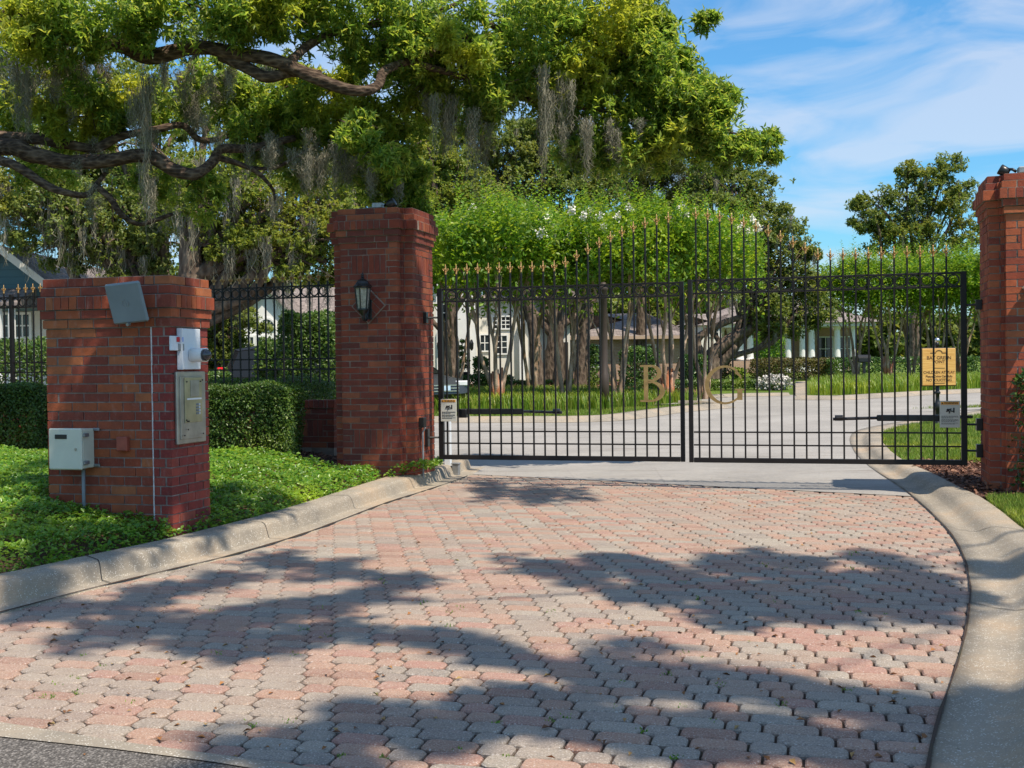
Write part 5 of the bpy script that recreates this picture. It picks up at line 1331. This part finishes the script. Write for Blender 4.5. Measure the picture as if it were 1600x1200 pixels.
fhedge('brown-green bush behind the top of the letter G', 1112, 1142, 52, 558, 2, 2500, .13, M['redhedge'], .8, 'shrub')
fhedge('low clipped hedge across the front of the white house', 684, 800, 50, 588, 1.2, 4000, .12, M['shrub'], .3)
fhedge('low green planting along the white garage wall', 795, 900, 51.5, 596, 1, 2500, .12, M['hedge'], .5)
fhedge('shrub below the arched window of the white house', 700, 716, 52.5, 563, 1, 1500, .12, M['shrub'], .8, 'shrub')
fhedge('dark shrub left of the house door lantern', 740, 762, 50.5, 560, 1, 1800, .12, M['shrub'], .8, 'shrub')
fhedge('dark hedge running along the far lawn behind the left bed', 1000, 1190, 44, 596, 1.6, 6000, .11, M['hedge'], .3)
fhedge('low clipped hedge behind the right crape myrtles', 1306, 1540, 66, 559, 2, 6000, .15, M['shrub'], .4)
fhedge('green shrub beside the brick house', 905, 935, 49, 540, 1.6, 2500, .14, M['hedge'], .9, 'shrub')
fhedge('pale green agave-like plant in front of the brick column base', 1150, 1166, 54, 578, 1, 900, .16, M['liri'], .8, 'shrub')

# ------------------------------------------------------------------ houses
def window(root, x, y, z, w_, h, nx=2, ny=2, arch=False, face=-1):
    mb = MB(); t = .07
    mb.bbox((x-w_/2-t, y-.05, z-h/2-t), (x+w_/2+t, y, z-h/2)); 
    for sx in (-1, 1): mb.bbox((x+sx*w_/2-(t if sx < 0 else 0), y-.05, z-h/2), (x+sx*w_/2+(t if sx > 0 else 0), y, z+h/2))
    if not arch: mb.bbox((x-w_/2-t, y-.05, z+h/2), (x+w_/2+t, y, z+h/2+t))
    for i in range(1, nx): mb.bbox((x-w_/2+w_*i/nx-.02, y-.035, z-h/2), (x-w_/2+w_*i/nx+.02, y-.01, z+h/2))
    for i in range(1, ny): mb.bbox((x-w_/2, y-.030, z-h/2+h*i/ny-.02), (x+w_/2, y-.012, z-h/2+h*i/ny+.02))
    gl = MB(); gl.bbox((x-w_/2, y-.008, z-h/2), (x+w_/2, y+.01, z+h/2))
    if arch:
        r = w_/2; n = 12; pts = [(x+r*math.cos(math.pi*i/n), z+h/2+r*math.sin(math.pi*i/n)) for i in range(n+1)]
        gl.extr([(p[0], y-.008, p[1]) for p in pts], (0, .018, 0))
        for i in range(n):
            p, q = pts[i], pts[i+1]; k = (r+t)/r
            mb.extr([(p[0], y-.05, p[1]), (q[0], y-.05, q[1]), (x+(q[0]-x)*k, y-.05, z+h/2+(q[1]-z-h/2)*k), (x+(p[0]-x)*k, y-.05, z+h/2+(p[1]-z-h/2)*k)], (0, .05, 0))
        for a in (50, 90, 130): mb.tube([(x, y-.02, z+h/2), (x+r*math.cos(R_(a)), y-.02, z+h/2+r*math.sin(R_(a)))], .02, 4)
        mb.bbox((x-r, y-.038, z+h/2-.03), (x+r, y-.009, z+h/2+.03))
    f = O('window', mb, M['white'], root); O('pane', gl, M['glass'], f); return f
def gable_roof(mb, x0, x1, y0, y1, ze, zr, ov=.4, th=.14, axis='y'):
    # ridge along the axis
    if axis == 'y':
        xc = (x0+x1)/2; sl_ = (zr-ze)/(xc-x0); 
        for sx in (-1, 1):
            xe = (x0-ov) if sx < 0 else (x1+ov); zev = ze-ov*sl_
            mb.add([(xe, y0-ov, zev), (xc, y0-ov, zr), (xc, y1+ov, zr), (xe, y1+ov, zev), (xe, y0-ov, zev+th), (xc, y0-ov, zr+th), (xc, y1+ov, zr+th), (xe, y1+ov, zev+th)], [(0, 1, 2, 3), (7, 6, 5, 4), (0, 4, 5, 1), (1, 5, 6, 2), (2, 6, 7, 3), (3, 7, 4, 0)])
    else:
        yc = (y0+y1)/2; sl_ = (zr-ze)/(yc-y0)
        for sy in (-1, 1):
            ye = (y0-ov) if sy < 0 else (y1+ov); zev = ze-ov*sl_
            mb.add([(x0-ov, ye, zev), (x0-ov, yc, zr), (x1+ov, yc, zr), (x1+ov, ye, zev), (x0-ov, ye, zev+th), (x0-ov, yc, zr+th), (x1+ov, yc, zr+th), (x1+ov, ye, zev+th)], [(0, 1, 2, 3), (7, 6, 5, 4), (0, 4, 5, 1), (1, 5, 6, 2), (2, 6, 7, 3), (3, 7, 4, 0)])
def hip_roof(mb, x0, x1, y0, y1, ze, zr, ov=.5):
    x0 -= ov; x1 += ov; y0 -= ov; y1 += ov; d = (y1-y0)/2; yc = (y0+y1)/2
    mb.add([(x0, y0, ze), (x1, y0, ze), (x1, y1, ze), (x0, y1, ze), (x0+d, yc, zr), (x1-d, yc, zr)], [(0, 1, 5, 4), (1, 2, 5), (2, 3, 4, 5), (3, 0, 4), (3, 2, 1, 0)])
def gwall(mb, x0, x1, y0, y1, z0, ze, zr):      # walls with gables facing y
    xc = (x0+x1)/2
    mb.extr([(x0, y0, z0), (x1, y0, z0), (x1, y0, ze), (xc, y0, zr), (x0, y0, ze)], (0, y1-y0, 0))
# white house behind the left bed
Y = 55.0; X = lambda px: at(px, 570, Y).x; Z = lambda py, px=760: at(px, py, Y).z
hr = E('white_house', 'large white house with arched window seen through the left gate leaf', 'house', (X(760), Y, hz(Y)))
mb = MB(); x0 = X(540); x1 = X(893)
mb.bbox((x0, Y+.6, -.2), (X(745), Y+11, 5.6)); mb.bbox((X(745), Y+1.2, -.2), (x1, Y+9, 4.6)); O('wall', mb, M['offwhite'], hr, world=True)
mb = MB(); mb.bbox((X(713), Y-.6, 0), (X(730), Y+.6, 5.5)); mb.bbox((X(684), Y-.6, 0), (X(689.5), Y-.2, 5.5)); mb.bbox((X(735), Y-.3, 0), (X(744), Y+.6, 5.4)); O('porch_pier', mb, M['white'], hr, world=True)
mb = MB(); mb.bbox((X(812), Y+.9, 0), (X(820), Y+1.2, 3.4)); mb.bbox((X(832), Y+1.0, 0), (X(836), Y+1.2, 4.4)); O('pilaster', mb, M['white'], hr, world=True)
def wW(root, *a, **k):      # window given in world coordinates
    i0 = set(bpy.data.objects); f = window(root, *a, **k); inv = ROOTM[root].inverted()
    for o_ in (f, *f.children): o_.data.transform(inv)
    return f
wW(hr, X(702), Y+.58, Z(494), .70, 1.25, 4, 3, True)
wW(hr, X(757), Y+1.18, Z(535), .40, .75, 2, 2); wW(hr, X(784), Y+1.18, Z(538), .50, .85, 2, 3); wW(hr, X(784), Y+1.18, Z(503), .8, .55, 4, 3)
wW(hr, X(709.5), Y+.57, Z(540), .16, 1.0, 1, 4)
mb = MB(); mb.bbox((X(690), Y+.52, hz(Y)), (X(705), Y+.59, Z(521))); d_ = O('door', mb, M['darktrim'], hr, world=True); mb = MB(); mb.box((X(692), Y+.49, 1.4), (.03, .05, .12)); O('handle', mb, M['steel'], d_, world=True)
mb = MB(); mb.bbox((X(868), Y+1.1, hz(Y)), (X(890), Y+1.19, Z(534, 880))); O('garage_door', mb, M['darktrim'], hr, world=True)
mb = MB(); mb.bbox((X(688), Y+.3, Z(521)), (X(713), Y+.6, Z(516))); O('transom_ledge', mb, M['white'], hr, world=True)
for px in (738, 688.0):
    mb = MB(); mb.lathe((X(px), Y-.72, Z(538)), [(.03, -.3), (.09, -.2), (.11, .05), (.04, .22)], 8); O('porch_lantern', mb, M['black'], hr, world=True)
mb = MB(); hip_roof(mb, x0, X(745), Y+.6, Y+11, 5.55, 8.2); hip_roof(mb, X(745)+.3, x1, Y+1.2, Y+9, 4.55, 6.6, .4); O('roof', mb, M['shingle'], hr, world=True)
# brick house with pale roof
Y = 62.0; X = lambda px: at(px, 570, Y).x; Z = lambda py, px=1000: at(px, py, Y).z
hb = E('brick_house', 'single-storey tan brick house with a pale shingle roof left of centre', 'house', (X(985), Y, hz(Y)))
mb = MB(); mb.bbox((X(896), Y, 0), (X(1075), Y+9, Z(527))); O('wall', mb, M['hbrick'], hb, world=True)
mb = MB(); hip_roof(mb, X(896), X(1075), Y, Y+9, Z(526), Z(484), .5); O('roof', mb, M['shingle'], hb, world=True)
mb = MB(); mb.bbox((X(893)-.4, Y-.56, Z(530)), (X(1078)+.4, Y-.5, Z(525))); O('fascia', mb, M['tan'], hb, world=True)
wW(hb, X(930), Y-.01, Z(556), .9, 1.1); wW(hb, X(1010), Y-.01, Z(556), .9, 1.1)
# columned house
Y = 73.0; X = lambda px: at(px, 570, Y).x; Z = lambda py, px=1220: at(px, py, Y).z
hc = E('columned_house', 'dark house with a white columned porch behind the letter G', 'house', (X(1220), Y+3, hz(Y)))
mb = MB(); mb.bbox((X(1090), Y+3.5, 0), (X(1360), Y+12, 4.2)); O('wall', mb, M['hbrick'], hc, world=True)
mb = MB(); mb.bbox((X(1085), Y-.5, Z(511)), (X(1365), Y+3.5, Z(505))); O('porch_beam', mb, M['white'], hc, world=True)
mb = MB(); hip_roof(mb, X(1085), X(1365), Y-.3, Y+12, Z(505), Z(450), .5); O('roof', mb, M['shingle'], hc, world=True)
mb = MB(); mb.bbox((X(1128), Y-.4, hz(Y)), (X(1185), Y+.6, Z(563))); O('brick_plinth', mb, M['hbrick'], hc, world=True)
for px in (1128, 1141, 1157.5, 1173, 1232, 1255, 1269, 1309, 1334):
    mb = MB(); z0 = Z(562) if px < 1190 else hz(Y); sh_ = 1.6 if px < 1150 else 0; xx = at(px, 570, Y+sh_).x
    mb.lathe((xx, Y+sh_+.1, 0), [(.26, z0), (.26, z0+.10), (.21, z0+.14), (.19, Z(516)), (.25, Z(513)), (.25, Z(511)-.003)], 14); O('column', mb, M['white'], hc, world=True, smooth=False)
for px in (1150, 1205, 1290, 1320): wW(hc, at(px, 570, Y+3.5).x, Y+3.49, Z(545), .9, 1.5)
mb = MB(); hcream = E('cream_house', 'small cream house end with a window behind the oak limb', 'house', (X(1112), Y-4, hz(Y)))
mb.bbox((at(1096, 570, Y-5).x, Y-5, 0), (at(1128, 570, Y-5).x, Y-1, at(1112, 508, Y-5).z)); O('wall', mb, M['offwhite'], hcream, world=True); wW(hcream, at(1116, 570, Y-5).x, Y-5.01, at(1116, 519, Y-5).z, .5, .4)
mb = MB(); hip_roof(mb, at(1096, 570, Y-5).x, at(1128, 570, Y-5).x, Y-5, Y-1, at(1112, 508, Y-5).z, at(1112, 496, Y-5).z+.3, .2); O('roof', mb, M['shingle'], hcream, world=True)
# teal house at the left edge
Y = 31.0; X = lambda px: at(px, 570, Y).x; Z = lambda py, px=20: at(px, py, Y).z
ht = E('teal_house', 'teal sided house with white porch column at the left edge', 'house', (X(10), Y, hz(Y)))
mb = MB(); gwall(mb, X(-45), X(66), Y, Y+9, Z(482), Z(438), Z(394)); O('gable_wall', mb, M['teal'], ht, world=True)
mb = MB(); mb.bbox((X(-45), Y+1.4, 0), (X(64), Y+9, Z(480))); O('wall', mb, M['offwhite'], ht, world=True)
mb = MB(); gable_roof(mb, X(-45), X(66), Y, Y+9, Z(438), Z(394), .25, .16); O('roof', mb, M['shingle'], ht, world=True)
mb = MB()      # pale barge boards along the gable
xc = (X(-45)+X(66))/2; sl_ = (Z(394)-Z(438))/(xc-X(-45))
for sx in (-1, 1):
    xe = xc+sx*(X(66)-xc+.3); ze = Z(394)-(abs(xe-xc))*sl_
    mb.extr([(xc, Y-.32, Z(394)-.06), (xe, Y-.32, ze-.06), (xe, Y-.32, ze+.17), (xc, Y-.32, Z(394)+.17)], (0, .06, 0))
O('barge_board', mb, M['offwhite'], ht, world=True)
mb = MB(); mb.add([(X(-60), Y-1.5, Z(478)), (X(66), Y-1.5, Z(478)), (X(60), Y-.02, Z(451)), (X(-45), Y-.02, Z(451)), (X(-60), Y-1.5, Z(482)), (X(66), Y-1.5, Z(482)), (X(60), Y-.02, Z(482)), (X(-45), Y-.02, Z(482))], [(0, 1, 2, 3), (7, 6, 5, 4), (0, 4, 5, 1), (1, 5, 6, 2), (2, 6, 7, 3), (3, 7, 4, 0)]); O('porch_roof', mb, M['shingle'], ht, world=True)
for px in (-2, 19): 
    mb = MB(); x_ = at(px, 570, Y-1.4).x; mb.box((x_, Y-1.35, Z(482)/2), (.13, .13, Z(482)-.005)); O('porch_column', mb, M['white'], ht, world=True)
wW(ht, at(37, 570, Y+1.4).x, Y+1.39, Z(506), .38, .62, 2, 2); wW(ht, at(6, 570, Y+1.4).x, Y+1.39, Z(506), .3, .62, 2, 2)
# white gabled garage house
Y = 43.0; X = lambda px: at(px, 570, Y).x; Z = lambda py, px=430: at(px, py, Y).z
hw = E('gabled_house', 'white gabled house with a half-round window behind the fence', 'house', (X(430), Y, hz(Y)))
mb = MB(); gwall(mb, X(382), X(458), Y, Y+8, 0, Z(492), Z(452)); mb.bbox((X(458), Y+1.5, 0), (X(545), Y+7.5, Z(507))); O('wall', mb, M['white'], hw, world=True)
mb = MB(); gable_roof(mb, X(382), X(458), Y, Y+8, Z(492), Z(452), .25, .12); O('roof', mb, M['shingle'], hw, world=True)
mb = MB(); gable_roof(mb, X(440), X(550), Y+1.5, Y+9, Z(508), Z(440), .4, .12, 'x'); O('roof', mb, M['shingle'], hw, world=True)
f = wW(hw, X(418), Y-.01, Z(511), .56, .02, 1, 1, True)
for px in (391, 409): wW(hw, X(px), Y-.01, Z(537), .28, .50, 2, 2)

# ------------------------------------------------------------------ vehicles
def car(name, label, loc, rz, paint, suv=True):
    r = E(name, label, 'car', loc, rz)
    L_, H, W_ = (4.7, 1.75, 1.9) if suv else (4.7, 1.47, 1.84)
    if suv: body = [(-2.3, .45), (-2.35, .8), (-2.25, 1.08), (1.2, 1.10), (2.1, 1.0), (2.32, .8), (2.35, .45), (2.1, .3), (-2.1, .3)]; cab = [(-2.22, 1.08), (-1.95, 1.66), (-1.4, 1.75), (.3, 1.74), (1.25, 1.10)]
    else: body = [(-2.3, .45), (-2.33, .85), (-2.1, .98), (1.0, .98), (2.0, .84), (2.3, .68), (2.33, .42), (2.1, .26), (-2.1, .26)]; cab = [(-1.9, .98), (-1.2, 1.42), (-.4, 1.47), (.3, 1.42), (1.15, .98)]
    mb = MB(); ns = 9
    def loft(prof, w0, w1, zlo, zhi):
        n = len(prof); vs = []; 
        for j in range(ns):
            t = -1+2*j/(ns-1); ed = abs(t)**6
            for (x, z) in prof:
                k = (z-zlo)/max(.01, zhi-zlo); ww = w0+(w1-w0)*k
                vs.append((x*(1-.05*ed), t*ww/2*(1-.0*ed), z-.05*ed*(1 if z > .6 else -1)*.8))
        fs = [(j*n+i, j*n+(i+1) % n, (j+1)*n+(i+1) % n, (j+1)*n+i) for j in range(ns-1) for i in range(n)]+[tuple(range(n-1, -1, -1)), tuple((ns-1)*n+i for i in range(n))]
        return vs, fs
    mb.add(*loft(body, W_, W_*.97, .3, 1.1)); O('body', mb, paint, r)
    mb = MB(); mb.add(*loft(cab, W_*.93, W_*.72, cab[0][1], H)); O('windows', mb, M['carglass'], r)
    mb = MB(); top = [(x*.96-.02, z+.012) for x, z in cab[1:-1]]; mb.add(*loft([(cab[1][0]-.03, cab[1][1]-.06)]+[(x, z+.02) for x, z in cab[1:-1]]+[(cab[-2][0]+.06, cab[-2][1]-.05)], W_*.75, W_*.74, cab[0][1], H)); O('roof_panel', mb, paint, r)
    for sx in (-1.42, 1.42):
        for sy in (-1, 1):
            mb = MB(); Rx = Matrix.Rotation(R_(90), 3, 'X'); mb.lathe((sx, sy*(W_/2-.09), .34), [(.22, -.11), (.33, -.11), (.345, -.06), (.345, .06), (.33, .11), (.22, .11)], 20, Rx); wv_ = O('wheel', mb, M['tyre'], r, smooth=False)
            mb = MB(); mb.lathe((sx, sy*(W_/2-.085), .34), [(.05, -.115), (.215, -.118), (.22, .118), (.05, .115)], 14, Rx); O('rim', mb, M['chrome'], wv_)
    for sy in (-1, 1):
        mb = MB(); mb.cbox((-2.24, sy*(W_/2-.09), 1.10 if suv else .84), (.20, .24, .34 if suv else .14), .02); O('tail_light', mb, M['tail'], r)
        mb = MB(); mb.cbox((2.18, sy*(W_/2-.24), .82 if suv else .70), (.24, .36, .15), .03); O('headlight', mb, M['hlamp'], r)
    mb = MB()
    for z in (.50, .58, .66): mb.cbox((2.345, 0, z), (.03, .95, .035), .005)
    O('grille', mb, M['chrome'], r); mb = MB(); mb.cbox((2.372, 0, .58), (.012, .34, .13), .002); mb.cbox((-2.36, 0, .75), (.012, .34, .13), .002); O('number_plate', mb, M['plate'], r)
    return r
g = gx(354, 27.5); car('parked_suv', 'black SUV with red tail light parked behind the fence and hedge', (g.x+2.2, 27.5, hz(27.5)), R_(14), M['carblack'], True)
g = gx(712, 31.0, .0); car('parked_car', 'grey car facing the camera, half hidden by the left pillar', (g.x-1.75, 33.0, hz(32)), R_(-52), M['cargrey'], False)

# ------------------------------------------------------------------ trees beyond
def bl(lst): return [((at(px, py, Y).x, Y, at(px, py, Y).z), r) for px, py, Y, r in lst]
tree('oak_tree', 'grey-green oak behind the right gate leaf with low bent limbs', 'tree', gx(1112, 50), at(1150, 540, 50), .34,
     bl([(1150, 300, 50, 1.5), (1190, 300, 51, 1.3), (1120, 340, 50, 1.6), (1185, 370, 50, 1.7), (1150, 410, 50, 1.6), (1215, 420, 50, 1.5), (1235, 380, 50, 1.1), (1180, 460, 50, 1.5), (1225, 470, 50, 1.4), (1250, 440, 50, 1.0), (1110, 280, 51, 1.1), (1200, 340, 50, 1.1), (1262, 395, 50, .6), (1240, 500, 50, 1.0), (1190, 505, 50, .9), (1275, 480, 50, .9), (1150, 260, 51, .9)]),
     M['farleaf'], M['bark2'], 420, .17, .09, 60, 1.2)
mbx = MB()
ok = [o for o in bpy.data.objects if o.get('label', '').startswith('grey-green oak')][0]
for pts, r0 in (([(1112, 600, 50), (1112, 560, 50), (1122, 545, 50), (1150, 525, 50), (1180, 510, 50), (1200, 500, 50), (1250, 505, 50.5)], .38), ([(1108, 600, 50), (1098, 560, 50), (1090, 530, 50), (1130, 505, 50), (1170, 492, 50), (1210, 478, 50)], .26)):
    pp = cr([at(*p) for p in pts], 5); mbx.tube(pp, [r0*(1-.75*i/len(pp)) for i in range(len(pp))], 9, rough=.25)
O('limbs', mbx, M['bark2'], ok, world=True, smooth=True)
tree('oak_tree', 'tall lone oak against the sky left of the right pillar', 'tree', gx(1430, 95), at(1428, 420, 95), .5,
     bl([(1440, 275, 95, 1.8), (1475, 265, 95, 1.5), (1410, 300, 95, 1.8), (1370, 320, 95, 1.8), (1352, 345, 95, 1.3), (1460, 310, 95, 2.2), (1495, 330, 95, 1.9), (1500, 300, 95, 1.3), (1420, 350, 95, 2.2), (1400, 380, 95, 2.0), (1460, 380, 95, 2.4), (1440, 345, 95, 2), (1385, 350, 95, 1.6), (1510, 370, 95, 1.6), (1420, 265, 95, 1.0), (1345, 320, 95, .8)]),
     M['farleaf'], M['bark2'], 230, .30, .16, 40, 1.6)
tree('pine_tree', 'long-needled pine crown behind the oak foliage above the gate centre', 'tree', gx(1000, 62), at(1005, 200, 62), .3,
     bl([(960, 240, 62, 1.6), (1010, 250, 62, 1.6), (1060, 270, 62, 1.5), (980, 290, 62, 1.7), (1040, 310, 62, 1.6), (1080, 310, 62, 1.2), (930, 290, 62, 1.3), (1000, 330, 62, 1.4), (820, 210, 62, 1.0), (860, 200, 62, 1.2), (1095, 285, 62, .9), (900, 240, 62, 1.3)]),
     M['pine'], M['bark2'], 200, .42, .035, 30, 1.4, per=16)
tree('background_oak', 'dark green oak seen between the tall pillar and the pine', 'tree', gx(860, 56), at(870, 440, 56), .4,
     bl([(700, 250, 56, 1.8), (745, 230, 56, 1.6), (800, 235, 56, 1.5), (840, 220, 56, 1.3), (720, 300, 56, 1.8), (780, 290, 56, 1.9), (840, 280, 56, 1.8), (880, 250, 56, 1.5), (890, 310, 56, 1.7), (940, 330, 57, 1.6), (690, 320, 57, 1.6), (1000, 350, 57, 1.5), (1060, 350, 57, 1.4), (760, 340, 56, 1.6), (830, 340, 56, 1.6), (815, 205, 56, .8), (690, 200, 56, 1.5), (740, 180, 57, 1.5), (660, 260, 57, 1.6), (650, 330, 57, 1.6), (700, 160, 57, 1.2), (860, 260, 57, 1.4), (920, 270, 57, 1.5), (800, 270, 57, 1.4), (640, 200, 57, 1.3)]),
     M['farleaf'], M['bark2'], 520, .17, .10, 50, 1.3)
tree('olive_oak', 'sunlit yellow-green oak right above the tall pillar, behind the moss', 'tree', gx(700, 46), at(705, 440, 46), .32,
     bl([(680, 270, 46, 1.3), (720, 290, 46, 1.3), (760, 310, 46, 1.2), (690, 320, 46, 1.4), (740, 340, 46, 1.4), (655, 300, 46, 1.2), (670, 230, 46, 1.1), (790, 330, 46, 1.1), (715, 250, 46, 1.0), (820, 350, 46, 1.0), (640, 350, 46, 1.2)]),
     M['farleaf2'], M['bark2'], 480, .15, .09, 30, 1.2)
# dark leaning trunks between the crape myrtles
for k, (px, t1, r0, lb) in enumerate((((842, 603), (818, 420), .30, 'dark leaning oak trunk behind the crape myrtles, in front of the white wall'), ((872, 603), (880, 430), .24, 'dark upright trunk beside the leaning oak trunk'), ((905, 604), (915, 430), .32, 'thick brown trunk between crape myrtle and lamp post'))):
    Yk = 47+k; b0 = gx(px[0], Yk); tp = at(t1[0], t1[1], Yk)
    tree('oak_tree', lb, 'tree', b0, tp, r0, [((tp.x+random.uniform(-1.5, 1.5), Yk+random.uniform(0, 1), tp.z+random.uniform(.2, 2.0)), 1.3) for _ in range(4)], M['farleaf'], M['bark2'], 260, .17, .10)
# left mid-distance oaks with moss
tree('mossy_oak', 'olive-green oak hung with moss behind the fence, trunk left of the tall pillar', 'tree', gx(292, 27), at(300, 330, 27), .42,
     bl([(330, 300, 27, 1.1), (400, 290, 27, 1.2), (450, 320, 27, 1.2), (500, 330, 27, 1.1), (360, 340, 27, 1.1), (420, 350, 27, 1.2), (480, 380, 27, 1.1), (380, 385, 27, .9), (300, 340, 27.5, 1.0), (340, 390, 27, .8), (520, 290, 28, 1.0), (560, 320, 28.5, 1.0), (600, 300, 29, 1.0), (450, 400, 27, .8), (510, 410, 27, .7), (560, 280, 29, .9), (620, 270, 29, .9), (350, 250, 28, 1.0), (430, 260, 28, 1.0), (280, 270, 28, .9)]),
     M['farleaf2'], M['bark2'], 460, .10, .055, 150, 1.5)
tree('mossy_oak', 'darker oak behind the kiosk with a limb sloping down to the left', 'tree', gx(255, 30), at(250, 360, 30), .38,
     bl([(60, 330, 30, 1.2), (110, 330, 30, 1.2), (160, 350, 30, 1.3), (210, 340, 30, 1.2), (250, 380, 30, 1.0), (100, 380, 30, 1.0), (150, 390, 30, .9), (200, 400, 30, .9), (50, 290, 30, 1.2), (120, 280, 31, 1.2), (200, 290, 31, 1.1), (20, 350, 31, .9), (30, 250, 31, 1.1), (100, 230, 31, 1.2), (180, 230, 31, 1.2), (240, 300, 30, 1.0), (10, 310, 30, 1), (250, 230, 31, 1.1), (150, 130, 32, 1.3), (60, 150, 32, 1.3), (250, 140, 32, 1.2), (340, 170, 32, 1.2), (420, 130, 32, 1.0), (300, 60, 32, 1.0), (30, 50, 32, 1.3), (130, 50, 32, 1.2)]),
     M['farleaf'], M['bark2'], 440, .115, .065, 160, 1.7)
tree('mossy_oak', 'dark shaded tree filling the gap behind the fence near the kiosk', 'tree', gx(345, 33), at(345, 450, 33), .3,
     bl([(345, 460, 33, .9), (365, 500, 33, .8), (340, 520, 33, .9), (370, 540, 33, .5), (330, 480, 33, .8), (325, 550, 33, .8), (360, 440, 33, .8)]), M['farleaf'], M['bark2'], 420, .12, .07, 20, 1.0)
# distant wood closing the horizon
def wood(name, pxs, Y, ytop, n, Ln, mat, label):
    C = []
    for px in pxs:
        c = at(px, 570, Y); zt = at(px, ytop+random.uniform(-12, 12), Y).z; r = zt*.5
        sub = blobpts((c.x, Y, r+hz(Y)), (r*.9, 2.5, r), 16, 1, .45)
        for s_ in sub: C.append(blobpts(s_, r*.33, n//16, .8, .1))
    C = np.concatenate(C); P, D, Nn, L_, W_ = rosettes(C, 5, Ln, Ln*.6)
    return O(name, leaf_mesh(name, P, D, Nn, L_, W_), mat, kind='stuff', label=label)
wood('distant_wood', range(1030, 1640, 30), 120, 505, 500, .75, M['farleaf'], 'far dark trees closing the view behind the houses')
wood('distant_wood', range(880, 1110, 28), 84, 440, 600, .5, M['farleaf'], 'trees behind the brick house')
wood('distant_wood', range(-60, 700, 40), 72, 455, 700, .45, M['farleaf'], 'trees behind the houses on the left')

# ------------------------------------------------------------------ fallen leaves and litter on the drive
n = 260; P = []
while len(P) < n:
    px = random.uniform(60, 1500); py = random.uniform(745, 1190); g = gp(px, py)
    xl = xin(KLi, g.y); xr = xin(KRi, g.y)
    if (xl is None or g.x > xl-.3) and (xr is None or g.x < xr+.4): P.append((g.x, g.y, .006))
P = np.array(P); L_ = rng.uniform(.015, .045, n)
O('fallen_leaves', leaf_mesh('fallen_leaves', P, norm(rdir(n)*np.array([1, 1, .1])), norm(rdir(n)*.4+np.array([0, 0, 1])), L_, L_*.5, .3, .5), M['deadleaf'], kind='stuff', label='small dead leaves lying on the pavers')
n = 800; P = []
cl = [(random.uniform(300, 1450), random.uniform(860, 1190)) for _ in range(46)]+[(random.uniform(40, 300), random.uniform(1020, 1120)) for _ in range(8)]
for k in range(n):
    c = cl[k % len(cl)]; g = gp(c[0]+random.gauss(0, 5), c[1]+random.gauss(0, 2)); P.append((g.x, g.y, -.008))
P = np.array(P); L_ = rng.uniform(.008, .02, n)
O('joint_weeds', leaf_mesh('joint_weeds', P, norm(rdir(n)*.6+np.array([0, 0, 1])), rdir(n), L_, L_*.4), M['cover'], kind='stuff', label='tiny weeds growing in the paver joints')
print('objects', len(bpy.data.objects), 'verts', sum(len(m_.vertices) for m_ in bpy.data.meshes))
